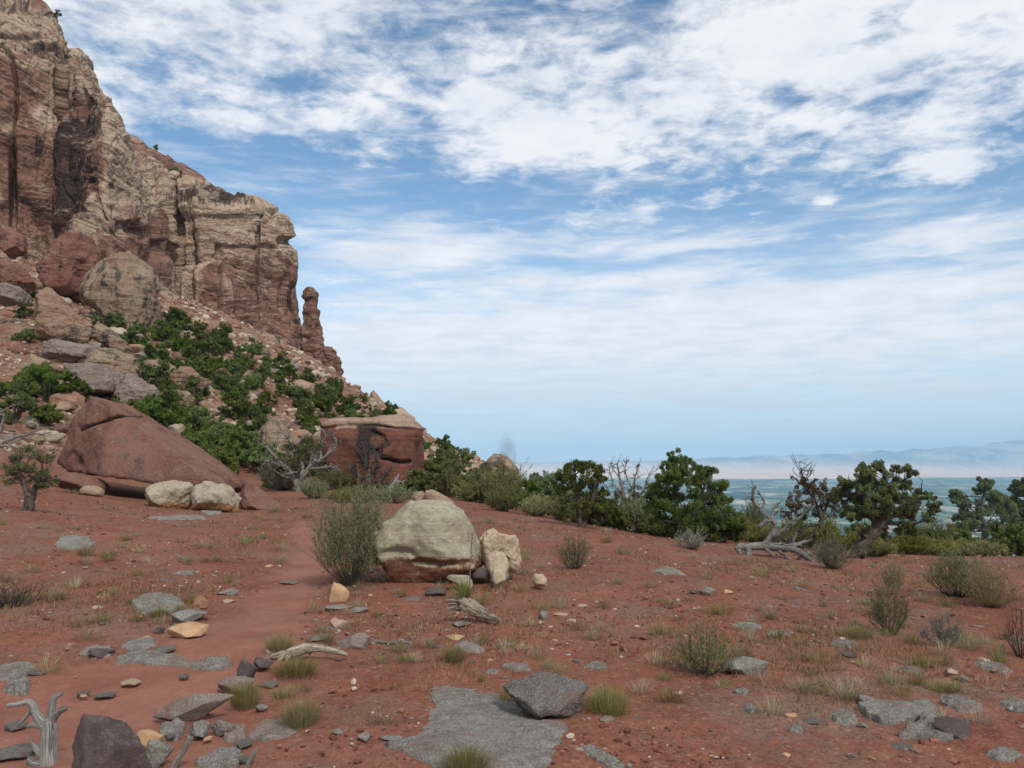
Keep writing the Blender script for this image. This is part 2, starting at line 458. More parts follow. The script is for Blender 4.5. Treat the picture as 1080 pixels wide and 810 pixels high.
def build_ground():
    ys = [-3.0]
    while ys[-1] < 3.0: ys.append(ys[-1] + .22)
    while ys[-1] < 1290: ys.append(ys[-1] * (1.0034 if ys[-1] < 40 else 1.006 if ys[-1] < 240 else 1.03))
    ys = np.array(ys)
    w = np.linspace(-1, 1, 640); w = .62 * w + .30 * w ** 3
    Yg, Wg = np.meshgrid(ys, w, indexing='ij'); Xg = Wg * (Yg * .93 + 6)
    x, y = Xg.ravel(), Yg.ravel(); z = H(x, y)
    p = np.stack([x, y, 0 * x], 1)
    td = trail_dist(x, y) + .35 * fbm(p * 1.7, 4, .55, 31)
    tm = (1 - sstep(td, .35, 1.7)) * .85; hm = hill_mask(x, y)
    px = 540 + F * x / np.maximum(y, 3) / CP
    rim = sstep(y, np.interp(px, [450, 560, 700, 900, 1200], [60, 46, 34, 33, 33]), np.interp(px, [450, 560, 700, 900, 1200], [90, 60, 44, 40, 40])) * sstep(px, 480, 570)
    z = z - tm * .035 + .010 * (1 - tm) * fbm(p * 9.0, 3, .6, 8) * (1 - hm)
    v = np.stack([x, y, z], 1)
    f = grid_faces(len(ys), len(w)); tf = tm[f].mean(1); hf = hm[f].mean(1); rf = rim[f].mean(1)
    sel = {'path': tf > .4, 'hillside': (hf > .5) & (tf <= .4) | (rf > .9)}
    sel['hillside'] &= ~sel['path']; sel['ground'] = ~(sel['path'] | sel['hillside'])
    full = None
    for name, msk in sel.items():
        q = f[msk]; idx, inv = np.unique(q, return_inverse=True)
        mb = MB(); mb.add(v[idx], inv.reshape(-1, 4), trail=tm[idx], hill=hm[idx], rim=rim[idx])
        tag(mb.build(name, M['soil']), kind='structure')


build_ground()

# ------------------------------------------------------------------ valley floor and the ridge beyond it
VZ = -350.0
def build_far():
    mb = MB(); xs = np.linspace(-42000, 42000, 60); ys = np.concatenate([[150.], np.geomspace(600, 40000, 60)])
    Yg, Xg = np.meshgrid(ys, xs, indexing='ij')
    mb.add(np.stack([Xg.ravel(), Yg.ravel(), np.full(Xg.size, VZ)], 1), grid_faces(len(ys), len(xs)))
    tag(mb.build('valley_floor', valley_material()), kind='structure')
    mb = MB()
    pxs = np.linspace(420, 1240, 620); top = np.interp(pxs, [420, 560, 640, 700, 760, 820, 860, 910, 950, 1000, 1050, 1085, 1240], [489, 487, 486, 485.5, 482, 479, 477.5, 474, 472.5, 469.5, 466, 462, 455])
    Y0, Y1 = 21500., 26500.; nt_ = 90
    s = np.linspace(0, 1.6, nt_); S, PX = np.meshgrid(s, pxs, indexing='ij')
    TOP = np.meshgrid(s, top, indexing='ij')[1]
    Y = Y0 + (Y1 - Y0) * S; X = (PX - 540) / F * CP * Y
    zt = row_z(TOP, Y1)
    pr = np.clip(S, 0, 1); prof = .30 * pr + .70 * sstep(pr, .30, 1.0)
    p = np.stack([X.ravel() / 900, Y.ravel() / 2600, 0 * X.ravel()], 1)
    rg = 1 - np.abs(fbm(p, 5, .55, 77)).reshape(S.shape) * 1.6
    p2 = np.stack([X.ravel() / 2500, 0 * X.ravel(), 0 * X.ravel()], 1); crest = fbm(p2, 5, .5, 5).reshape(S.shape)
    Z = VZ - 20 + (zt - VZ) * prof * (1 - .55 * (1 - rg) * np.sin(np.pi * np.clip(pr, 0, .96)) ) + 34 * crest * prof
    Z = Z - (np.clip(S - 1, 0, 1) ** 1.0) * 700
    mb.add(np.stack([X.ravel(), Y.ravel(), Z.ravel()], 1), grid_faces(nt_, len(pxs)))
    tag(mb.build('distant_hills', hills_material()), kind='structure')


build_far()

# ------------------------------------------------------------------ cliffs
def cliff(name, cols, top_round, nrow, ncol_per_px, seed, lean, back, red_fn, var_fn, amp=1.0, dents=(), dip=0.0):
    cols = np.array(cols, float)
    seg = np.hypot(np.diff(cols[:, 0]), np.diff(cols[:, 1]) * 2.2); arc = np.concatenate([[0], np.cumsum(seg)])
    nc = int(arc[-1] * ncol_per_px); a = np.linspace(0, arc[-1], nc)
    px, Y, pb, pt = (np.interp(a, arc, cols[:, k]) for k in range(4))
    k = np.exp(-.5 * (np.arange(-6, 7) / 2.2) ** 2); k /= k.sum()
    sm = lambda q: np.convolve(np.pad(q, 6, 'edge'), k, 'valid')
    px, Y, pb, pt = sm(px), sm(Y), sm(pb), sm(pt)
    zb = row_z(pb, Y); zt = row_z(pt, Y + lean)
    for _ in range(6): zt = row_z(pt, Y + lean + .62 * top_round * (zt - zb) * .9)
    zt = zt + .9 * amp * fbm(np.stack([px * .11, Y * .05, 0 * px], 1), 4, .55, seed + 3)
    nb = 26
    t = np.linspace(0, 1, nrow)[:, None]
    z = zb + (zt - zb) * t
    rnd = np.clip((t - (1 - top_round)) / top_round, 0, 1)
    off = lean * t + (1 - np.sqrt(np.clip(1 - rnd ** 2, 0, 1))) * top_round * (zt - zb) * .9
    Yg = Y + off
    tb = np.linspace(0, 1, nb + 1)[1:, None] ** 1.5
    Yb = Yg[-1:] + tb * back; zbk = zt + tb * back * .04 * np.ones_like(px)
    Yg = np.vstack([Yg, Yb]); zg = np.vstack([z, zbk])
    u = (px - 540) / F
    D = Yg * CP + (zg - CAMZ) * SP
    X = u * D
    nr = nrow + nb
    V = np.stack([X, Yg, zg], -1)
    du = np.gradient(V, axis=1); dv = np.gradient(V, axis=0); nrm = np.cross(du, dv); nrm /= np.linalg.norm(nrm, axis=-1, keepdims=True) + 1e-9
    for ax in (0, 1):
        kk = np.ones(9) / 9
        nrm = np.apply_along_axis(lambda q: np.convolve(np.pad(q, 4, 'edge'), kk, 'valid'), ax, nrm)
    nrm /= np.linalg.norm(nrm, axis=-1, keepdims=True) + 1e-9
    p = V.reshape(-1, 3)
    warp = dip * (p[:, 0] - p[:, 0].mean()) + 2.6 * fbm(p * .035, 3, .5, seed) + .7 * fbm(p * .17, 3, .5, seed + 1)
    def ledge(h, sd, sharp):
        zz = (p[:, 2] + warp) / h; c = np.floor(zz); f = zz - c
        wdt = .6 + .4 * vnoise(np.stack([p[:, 0] * .05, p[:, 1] * .05, c * 3.7], 1), sd)
        return (1 - np.abs(2 * f - 1) ** sharp) * wdt + .55 * vnoise(np.stack([p[:, 0] * .03, p[:, 1] * .03, c * 1.9], 1), sd + 2)
    d = .60 * ledge(12.5, seed + 11, 10) + .13 * ledge(4.6, seed + 12, 6) * (1 + vnoise(p * .04, seed + 2)) + .05 * ledge(1.5, seed + 14, 4)
    cr = np.abs(vnoise(np.stack([p[:, 0] * .12 + .15 * warp, p[:, 1] * .12, p[:, 2] * .012], 1), seed + 20))
    d = d - 1.5 * np.exp(-(cr / .03) ** 2)
    cr2 = np.abs(vnoise(np.stack([p[:, 0] * .33, p[:, 1] * .33, p[:, 2] * .05], 1), seed + 23))
    d = d - .35 * np.exp(-(cr2 / .04) ** 2)
    blk = vnoise(np.stack([p[:, 0] * .13, p[:, 1] * .13, (p[:, 2] + warp) * .09], 1), seed + 30)
    pan = vnoise(np.stack([p[:, 0] * .085 + .05 * warp, p[:, 1] * .085, (p[:, 2] + warp) * .022], 1), seed + 33)
    d = d + 1.35 * np.tanh(pan * 9.0) + .85 * np.tanh(blk * 8.0) + .36 * fbm(p * .30, 4, .55, seed + 40) + .16 * fbm(p * 1.5, 3, .6, seed + 44)
    PXg = np.broadcast_to(px, Yg.shape).ravel()
    pyg = 405 - F * np.tan(np.arctan2(p[:, 2] - CAMZ, p[:, 1]) - PITCH)
    for (cx, cy, sx, sy, dep) in dents:
        d = d - dep * np.exp(-((PXg - cx) / sx) ** 4 - ((pyg - cy) / sy) ** 4)
    strat = p[:, 2] + warp
    fade = np.concatenate([np.ones(nrow), np.linspace(1, .25, nb)])[:, None] * np.ones(nc)
    p = p + nrm.reshape(-1, 3) * (d * amp * fade.ravel())[:, None]
    mb = MB(); mb.add(p, grid_faces(nr, nc), red=red_fn(PXg, pyg), varnish=var_fn(PXg, pyg), strata=strat)
    o = mb.build(name, M['cliff']); tag(o, kind='structure')
    return o


def blob(px, py, cx, cy, sx, sy): return np.exp(-((px - cx) / sx) ** 2 - ((py - cy) / sy) ** 2)
tag(cliff('cliff_buttress', [(-330, 118, 320, -110), (-120, 128, 300, -40), (0, 141, 300, 2), (30, 143, 300, 8), (56, 146, 300, 16), (65, 148, 300, 26), (74, 143, 300, 42), (88, 138, 300, 62),
     (102, 134, 305, 78), (116, 134, 310, 92), (133, 137, 330, 132), (146, 142, 345, 160), (156, 149, 350, 192), (166, 158, 350, 222), (174, 170, 350, 244), (176, 190, 350, 250), (172, 215, 350, 250)],
     .30, 420, 1.6, 3, 6.0, 70,
     lambda a, b: .24 + .45 * blob(a, b, 85, 170, 26, 80) + .35 * blob(a, b, 30, 190, 45, 60) + .5 * blob(a, b, 140, 265, 40, 40) - .4 * blob(a, b, 60, 30, 110, 22) - .5 * blob(a, b, 135, 150, 24, 40) + .5 * blob(a, b, 20, 80, 50, 35) + .5 * blob(a, b, 25, 8, 60, 7),
     lambda a, b: .85 * blob(a, b, 84, 180, 20, 85) + .5 * blob(a, b, 40, 165, 25, 25) + .55 * blob(a, b, 30, 52, 60, 8) + .6 * blob(a, b, 14, 195, 7, 50) - .3 * blob(a, b, 130, 120, 30, 40),  # turned-away panel and ledge line: shade painted in with the varnish
     1.0, dents=[(66, 130, 5, 75, 4.5), (13, 200, 4, 45, 4.0), (120, 222, 9, 7, 2.4), (137, 240, 6, 6, 2.2), (146, 240, 4, 7, 2.2), (153, 247, 5, 7, 2.2), (166, 259, 5, 6, 2.0), (20, 118, 9, 9, 1.2), (40, 160, 10, 10, 1.0), (20, 38, 30, 3, 1.8), (58, 49, 22, 3.5, 1.8)], dip=.28),
    'tall layered tan and red sandstone buttress at the left edge')
tag(cliff('cliff_face', [(120, 186, 350, 160), (150, 186, 350, 170), (170, 187, 352, 180), (186, 194, 352, 186), (190, 190, 352, 188), (225, 191, 356, 197), (245, 195, 358, 204), (268, 199, 362, 214), (270, 202, 362, 216), (285, 203, 370, 224), (297, 206, 382, 230), (303, 210, 390, 243),
     (309, 213, 395, 288), (314, 216, 396, 322), (318, 219, 400, 338), (322, 222, 404, 350), (327, 226, 406, 364), (333, 230, 408, 379), (333, 250, 410, 385)],
     .16, 330, 1.7, 61, 4.5, 50,
     lambda a, b: .12 + .75 * blob(a, b, 262, 318, 48, 40) + .5 * blob(a, b, 310, 345, 20, 45) - .25 * blob(a, b, 200, 290, 30, 40) + .3 * blob(a, b, 262, 285, 60, 8),
     lambda a, b: .80 * blob(a, b, 225, 206, 48, 15) + .45 * blob(a, b, 268, 312, 25, 25) + .4 * blob(a, b, 303, 325, 10, 40) + .5 * blob(a, b, 180, 320, 25, 18) + .3 * blob(a, b, 300, 245, 10, 12),
     1.0, dents=[(187, 220, 2.2, 36, 3.5), (228, 305, 1.6, 38, 2.6), (270, 270, 1.8, 36, 2.2), (298, 256, 10, 4, 2.5), (240, 230, 60, 2.5, 1.0), (275, 262, 40, 2.0, 1.2), (297, 320, 2, 36, 2.0)], dip=.06),
    'tan sandstone cliff with dark streaks below its rim behind the tall buttress')
tag(cliff('mesa_top', [(80, 236, 220, 128), (120, 236, 220, 134), (150, 238, 220, 148), (166, 240, 225, 158), (186, 243, 228, 172), (214, 248, 230, 191), (235, 255, 240, 206), (250, 262, 250, 225)],
     .7, 90, 1.2, 91, 26, 40, lambda a, b: .62 + 0 * a, lambda a, b: 0 * a, .8), 'sloping red slickrock slab above the cliff rim')
# ------------------------------------------------------------------ object materials
def rock_material(name, stops, patina=None, patina_amt=.5, lichen=None, lichen_amt=.0, lower=None, layers=.0, size=1.0, bump=.6, speck=.0, streak=.0, crack=.0, lowoff=.0, dust=.0, lowz=None):
    """stops: colours of the mottled stone; patina: dark weathering blotches; lichen: pale crust on upward faces; lower: stone colour of the underside"""
    m, t, o = mat(name)
    g = t.coord('Object')
    oi = t.new('ObjectInfo'); sh = t.vec(N(t.nt, oi.outputs['Random']) * 37.0, 0.0, 0.0); g = t.addv(g, sh)
    x, y, z = t.xyz(g)
    k = 1.0 / size
    a = t.noise(g, .8 * k, 6, .62, .4); b = t.noise(g, 4.5 * k, 7, .68); c = t.noise(g, 26 * k, 5, .7)
    lay = t.noise(t.scale(g, (.25 * k, .25 * k, 5.5 * k)), 1.0, 6, .62, .3)
    f = a * (.45 - layers * .3) + b * .3 + c * .25 + lay * (layers * .6) - (layers * .15)
    p0, p1, p2, p3 = .36, .46, .55, .66
    col = t.ramp(f, list(zip((p0, p1, p2, p3), stops)))
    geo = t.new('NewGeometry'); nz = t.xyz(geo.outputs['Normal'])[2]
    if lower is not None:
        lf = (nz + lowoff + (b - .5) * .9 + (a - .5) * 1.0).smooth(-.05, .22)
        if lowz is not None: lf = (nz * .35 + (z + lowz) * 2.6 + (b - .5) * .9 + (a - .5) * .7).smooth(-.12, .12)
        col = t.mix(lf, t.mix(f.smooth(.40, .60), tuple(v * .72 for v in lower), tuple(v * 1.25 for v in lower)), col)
    if patina is not None:
        pm = (a * .35 + b * .4 + c * .25 + streak * (t.noise(t.scale(g, (2.2 * k, 2.2 * k, .12 * k)), 1.0, 4, .6) - .5)).smooth(.535, .60)
        col = t.mix(pm * patina_amt, col, patina)
    if lichen is not None:
        lm = (b * .6 + c * .4 + nz * .06).smooth(.54, .61)
        col = t.mix(lm * lichen_amt, col, lichen)
    if speck:
        s1 = t.voro(g, 60 * k, out='Color'); s, s2, s3 = t.xyz(s1)
        col = t.mix(s.smooth(.72, .80) * speck, col, (.055, .052, .05)); col = t.mix(s2.smooth(.80, .86) * speck, col, (.50, .48, .44))
    if dust:
        dm = (t.noise(g, 1.6 * k, 5, .65, .5) * .6 + c * .4).smooth(.50, .60); col = t.mix(dm * dust, col, (.21, .095, .062))
    stn = t.attr('stain')  # dark mask: real streaks, and shade painted into a hollow
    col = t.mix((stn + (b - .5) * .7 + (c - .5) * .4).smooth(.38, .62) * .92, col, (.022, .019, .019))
    hgt = b * .8 + c * .45 + lay * layers * 1.6 + a * .5
    if crack:
        v = t.voro(t.addv(g, t.scale(t.noise(g, 1.2 * k, 4, col=True), .5)), 1.1 * k, 'DISTANCE_TO_EDGE'); cm = 1.0 - v.smooth(.0, .035)
        hgt = hgt - cm * crack; col = t.mix(cm * .5 * min(1, crack), col, (.04, .028, .024))
    nb = t.bump(hgt, bump, .10 * size)
    t.link(t.principled(col, .92, nb, .15), o.inputs[0])
    return m


def leaf_material(name, dark, light, trans=.25, tip=None):
    m, t, o = mat(name)
    tone = t.attr('tone'); oi = t.new('ObjectInfo'); rnd = N(t.nt, oi.outputs['Random'])
    f = (tone * .8 + rnd * .25 - .05)
    col = t.mix(f.min(1.0).max(0.0), dark, light)
    wn = t.new('TexWhiteNoise'); wn.noise_dimensions = '1D'; t.link(rnd * 91.7, wn.inputs['W']); hv = t.new('HueSaturation'); t.link(N(t.nt, wn.outputs['Value']) * .55 + .80, hv.inputs['Value']); t.link(rnd * .045 + .485, hv.inputs['Hue']); t.link(N(t.nt, wn.outputs['Value']) * -.35 + 1.1, hv.inputs['Saturation']); t.link(col, hv.inputs['Color']); col = hv.outputs[0]
    if tip is not None: col = t.mix(tone.smooth(.86, .98) * .8, col, tip)
    p = t.principled(col, .75, None, .15)
    tr = t.new('BsdfTranslucent'); t.link(col, tr.inputs[0])
    mx = t.new('MixShader'); mx.inputs[0].default_value = trans; t.link(p, mx.inputs[1]); t.link(tr.outputs[0], mx.inputs[2])
    t.link(mx.outputs[0], o.inputs[0])
    return m


def bark_material(name, c1, c2, c3, size=.1, grain=3.0):
    """bark or bare wood with its grain running along the limb"""
    m, t, o = mat(name)
    g = t.coord('Object')
    v = t.vec(t.attr('ga') * grain, t.attr('gb') * grain, t.attr('gl') * (.22 / size))
    n = t.noise(g, .7 / size, 5, .65, .5); s = t.noise(v, 1.6, 6, .72, .5); w = t.noise(g, .22 / size, 4)
    crk = 1.0 - ((t.noise(v, 1.1, 4, .6, .3) - .5).op('ABSOLUTE')).smooth(.0, .03)
    col = t.ramp(n * .35 + s * .65, [(.36, c1), (.48, c2), (.62, c3)])
    col = t.mix(w.smooth(.50, .62) * .45, col, c1)
    col = t.mix(crk * .6, col, (c1[0] * .35, c1[1] * .33, c1[2] * .32))
    t.link(t.principled(col, .9, t.bump(s * .8 + n * .3 - crk * .6, .9, .02), .12), o.inputs[0])
    return m


M['red_rock'] = rock_material('red_sandstone', [(.125, .056, .040), (.22, .104, .074), (.28, .142, .103), (.35, .205, .157)], (.055, .037, .034), .85, (.30, .22, .17), .40, size=2.4, bump=1.2)
M['varnish_rock'] = rock_material('varnished_sandstone', [(.10, .040, .030), (.165, .066, .046), (.205, .085, .060), (.25, .125, .088)], (.045, .032, .030), .55, size=1.8, bump=.5, layers=.5, streak=.3)
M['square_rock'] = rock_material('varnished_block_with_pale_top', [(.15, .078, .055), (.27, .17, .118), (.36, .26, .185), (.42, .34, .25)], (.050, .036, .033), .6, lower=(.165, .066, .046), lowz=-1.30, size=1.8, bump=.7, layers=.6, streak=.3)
M['tan_rock'] = rock_material('tan_sandstone', [(.19, .115, .07), (.30, .205, .135), (.37, .265, .18), (.43, .33, .24)], (.075, .058, .048), .7, (.42, .38, .30), .35, size=1.7, bump=.9, layers=.55, streak=.25)
M['orange_rock'] = rock_material('orange_sandstone', [(.18, .085, .05), (.28, .145, .085), (.34, .20, .125), (.40, .27, .18)], (.07, .05, .042), .6, (.38, .30, .22), .3, size=1.4, bump=.8, layers=.5)
M['greyish_rock'] = rock_material('grey_brown_sandstone', [(.16, .11, .085), (.24, .175, .14), (.29, .225, .185), (.34, .28, .24)], (.08, .065, .058), .6, (.36, .33, .29), .3, size=1.4, bump=.8, layers=.4)
M['far_tan'] = rock_material('slope_tan_sandstone', [(.17, .105, .068), (.29, .19, .125), (.37, .265, .18), (.43, .33, .24)], (.045, .036, .032), .85, (.42, .38, .30), .3, size=5.0, bump=1.2, layers=.8, streak=.7)
M['far_red'] = rock_material('slope_red_sandstone', [(.12, .052, .037), (.21, .092, .066), (.27, .13, .095), (.34, .20, .15)], (.055, .036, .032), .8, (.30, .23, .18), .3, size=4.5, bump=1.0, layers=.4, streak=.4)
M['far_orange'] = rock_material('slope_orange_sandstone', [(.16, .08, .05), (.27, .15, .095), (.34, .215, .145), (.40, .28, .20)], (.055, .042, .036), .8, (.38, .31, .24), .3, size=4.0, bump=1.1, layers=.7, streak=.3)
M['far_grey'] = rock_material('slope_grey_sandstone', [(.15, .10, .08), (.235, .175, .14), (.29, .23, .19), (.34, .285, .24)], (.065, .052, .046), .8, (.36, .33, .29), .4, size=3.6, bump=1.1, layers=.6, streak=.2)
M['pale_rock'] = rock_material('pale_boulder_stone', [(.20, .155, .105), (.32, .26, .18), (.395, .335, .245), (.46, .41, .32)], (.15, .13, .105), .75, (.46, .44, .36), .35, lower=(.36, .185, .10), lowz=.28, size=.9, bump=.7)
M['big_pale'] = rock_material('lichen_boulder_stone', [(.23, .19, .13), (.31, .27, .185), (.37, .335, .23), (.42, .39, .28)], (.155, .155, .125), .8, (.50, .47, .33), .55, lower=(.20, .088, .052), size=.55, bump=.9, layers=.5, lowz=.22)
M['cream_rock'] = rock_material('cream_stone', [(.30, .20, .13), (.42, .31, .21), (.50, .40, .29), (.56, .48, .38)], (.24, .115, .07), .55, size=.45, bump=.7)
M['grey_slab'] = rock_material('grey_lichened_slab', [(.135, .112, .090), (.19, .170, .145), (.238, .220, .190), (.305, .287, .252)], (.075, .066, .06), .6, (.34, .33, .285), .45, size=.38, bump=1.0, speck=.42, dust=.5)
M['shaded_slab'] = rock_material('shaded_grey_rock', [(.075, .066, .058), (.11, .10, .09), (.145, .135, .122), (.19, .18, .165)], (.045, .04, .037), .6, (.24, .235, .21), .3, size=.38, bump=1.0, speck=.3, dust=.4)  # grey slab stone darkened all over to stand for a shaded front
M['warm_slab'] = rock_material('warm_grey_slab', [(.14, .105, .09), (.20, .155, .13), (.26, .21, .175), (.33, .28, .235)], (.085, .07, .062), .6, (.33, .31, .28), .35, size=.38, bump=.9, speck=.2, dust=.45)
M['dark_rock'] = rock_material('dark_purple_rock', [(.055, .040, .038), (.085, .064, .060), (.115, .088, .082), (.16, .125, .115)], (.035, .027, .026), .6, (.21, .18, .165), .25, size=.35, bump=.8)
M['ochre_rock'] = rock_material('ochre_stone', [(.30, .17, .085), (.42, .255, .135), (.50, .33, .20), (.56, .42, .29)], (.16, .09, .06), .5, size=.22, bump=.6)
M['pink_rock'] = rock_material('pink_stone', [(.26, .15, .11), (.35, .22, .165), (.42, .29, .22), (.47, .36, .29)], (.16, .095, .075), .5, size=.25, bump=.6)
M['juniper'] = leaf_material('juniper_needles', (.054, .072, .016), (.190, .228, .052), .42)
M['bright'] = leaf_material('bright_green_needles', (.068, .095, .016), (.215, .265, .052), .45)
M['juniper_grey'] = leaf_material('greyish_juniper_needles', (.064, .070, .030), (.215, .215, .095), .4)
M['sage'] = leaf_material('sage_leaves', (.105, .130, .044), (.31, .335, .130), .40)
M['sage_grey'] = leaf_material('grey_brush_leaves', (.125, .118, .072), (.34, .31, .21), .35)
M['rabbit'] = leaf_material('yellow_green_leaves', (.11, .125, .022), (.36, .335, .080), .4)
M['olive'] = leaf_material('olive_leaves', (.080, .098, .026), (.27, .265, .085), .38)
M['green_stem'] = leaf_material('green_stems', (.13, .118, .035), (.36, .315, .115), .4, (.42, .33, .19))
M['dry'] = leaf_material('dry_grass_blades', (.17, .115, .062), (.44, .32, .185), .35)
M['drygreen'] = leaf_material('greenish_grass_blades', (.12, .105, .04), (.30, .26, .10), .3)
M['yucca'] = leaf_material('yucca_leaves', (.10, .15, .025), (.34, .37, .09), .3)
M['deadleaf'] = leaf_material('dead_brown_needles', (.06, .042, .026), (.17, .115, .065), .15)
M['bark'] = bark_material('juniper_bark', (.045, .034, .028), (.10, .078, .064), (.19, .155, .13), .12)
M['stem'] = bark_material('brush_stems', (.08, .068, .052), (.18, .16, .125), (.29, .265, .215), .03)
M['deadwood'] = bark_material('weathered_grey_wood', (.16, .145, .130), (.33, .31, .28), (.50, .475, .44), .10)
M['darkwood'] = bark_material('dark_dead_wood', (.035, .028, .024), (.085, .072, .062), (.20, .18, .16), .10)
M['greywood'] = bark_material('old_grey_brown_wood', (.080, .068, .058), (.20, .18, .16), (.36, .335, .30), .10)
M['brownwood'] = bark_material('split_brown_wood', (.20, .125, .08), (.42, .33, .24), (.64, .56, .45), .05)


# ------------------------------------------------------------------ stones
_ICO = {}
def ico(sub):
    if sub not in _ICO:
        bm = bmesh.new(); bmesh.ops.create_icosphere(bm, subdivisions=sub, radius=1)
        _ICO[sub] = (np.array([v.co[:] for v in bm.verts]), np.array([[v.index for v in f.verts] for f in bm.faces])); bm.free()
    return _ICO[sub]


def stone_shape(planes, dists, sub, seed, rough=.05, sharp=16, ledge=0., size=1.0, lf=7.0):
    d, f = ico(sub)
    n = np.array(planes, float); n /= np.linalg.norm(n, axis=1, keepdims=True)
    q = np.maximum(d @ n.T, 1e-4) / np.array(dists, float)
    r = (q ** sharp).sum(1) ** (-1 / sharp)
    v = d * r[:, None]
    L = max(np.ptp(v, axis=0).max(), 1e-3)
    g = v / L
    nz = .6 * fbm(g * 2.6 + seed, 5, .55, seed) + .25 * fbm(g * 9 + seed, 4, .6, seed + 5)
    if sub >= 6: nz = nz + .10 * fbm(g * 34 + seed, 3, .6, seed + 9)
    bl = vnoise(g * 3.3 + seed * 1.3, seed + 31); nz = nz + .45 * np.tanh(bl * 5) * (1 if rough > .03 else 0)
    v = v * (1 + rough * nz)[:, None]
    if ledge:
        zz = g[:, 2] * lf + .7 * fbm(g * 1.7, 3, .5, seed + 8) + .5 * g[:, 0]
        c = zz - np.floor(zz); v[:, :2] *= (1 + ledge * (1 - np.abs(2 * c - 1) ** 4 - .6))[:, None]
    return v, f


def groove(v, line, width, depth):
    """an open crack along a polyline of (x, z) points on the near side of a boulder; returns the moved points and the crack mask"""
    best = np.full(len(v), 9e9); q = v[:, [0, 2]]
    for a, b in zip(line[:-1], line[1:]):
        a, b = np.array(a, float), np.array(b, float); d = b - a; s = np.clip(((q - a) @ d) / (d @ d), 0, 1); best = np.minimum(best, np.linalg.norm(q - a - s[:, None] * d, axis=1))
    m = np.exp(-(best / width) ** 2) * (v[:, 1] < 0); v = v.copy(); v[:, 1] += m * depth; return v, m


def rnd_planes(rng, n=16, flat=1.0):
    p, d = [], []
    for k in range(n):
        z = 1 - 2 * (k + .5) / n; a = k * 2.39996 + rng.uniform(-.6, .6); s = math.sqrt(1 - z * z)
        p.append((s * math.cos(a), s * math.sin(a), z * flat + rng.uniform(-.2, .2))); d.append(rng.uniform(.68, 1.0))
    return p, d


def hull(p):
    p = sorted(map(tuple, p)); out = []
    for seq in (p, p[::-1]):
        h = []
        for q in seq:
            while len(h) > 1 and (h[-1][0] - h[-2][0]) * (q[1] - h[-2][1]) - (h[-1][1] - h[-2][1]) * (q[0] - h[-2][0]) <= 0: h.pop()
            h.append(q)
        out += h[:-1]
    return np.array(out)


def outline_boulder(name, label, cat, pts, Y, depth, m, seed, sub=6, rough=.05, tilt=.35, front=None, sharp=18, ledge=0., group=None, sink=.25, lf=7.0, cut=None, chips=5, chipr=(.74, .93)):
    """a boulder whose profile runs through the given picture points at distance Y, with a real depth behind and in front of it"""
    w = np.array([P(a, b, Y) for a, b in pts]); c = (w.max(0) + w.min(0)) / 2
    q = w - c; q2 = hull(q[:, [0, 2]])
    hgt = np.ptp(q2[:, 1]); low = q2[:, 1] < q2[:, 1].min() + .12 * hgt
    q2[low, 1] -= sink * hgt * .6
    pl, ds = [], []
    rng = random.Random(seed)
    for k in range(chips):                       # broken corners and facets
        a = rng.uniform(0, 6.283); zz = rng.uniform(-.2, .8); n = np.array([math.cos(a) * math.sqrt(1 - zz * zz), -abs(math.sin(a)) * math.sqrt(1 - zz * zz), zz])
        ext = max(n[0] * p[0] + n[2] * p[1] for p in q2) + abs(n[1]) * depth * .42
        pl.append(n); ds.append(ext * rng.uniform(*chipr))
    for k in range(len(q2)):
        a, b = q2[k], q2[(k + 1) % len(q2)]; e = b - a; nn = np.array([e[1], -e[0]]); nn /= np.linalg.norm(nn) + 1e-9
        dist = max(nn @ a, .02 * hgt)
        for s in (-1, 1):
            tl = s * tilt * rng.uniform(.6, 1.4); L = math.sqrt(1 + tl * tl)
            pl.append((nn[0], tl, nn[1])); ds.append(dist / L * 1.03)
    hd = depth / 2
    for fr in (front or [(0, .25, 1.0), (.5, .1, 1.02), (-.5, .1, 1.02)]):
        pl.append((fr[0], -1, fr[1])); ds.append(hd * fr[2]); pl.append((-fr[0], 1, fr[1])); ds.append(hd * fr[2])
    v, f = stone_shape(pl, ds, sub, seed, rough, sharp, ledge, lf=lf)
    for ax, j in ((0, 0), (2, 1)):               # fill the outline exactly
        lo, hi = v[:, ax].min(), v[:, ax].max(); a, b = q2[:, j].min(), q2[:, j].max(); v[:, ax] = a + (v[:, ax] - lo) / (hi - lo) * (b - a)
    st = 0.0
    if cut is not None: v, st = cut(v, hgt)
    mb = MB(); mb.add(v, f, stain=st); o = mb.build(name, m, None, c)
    return tag(o, label, cat, group)


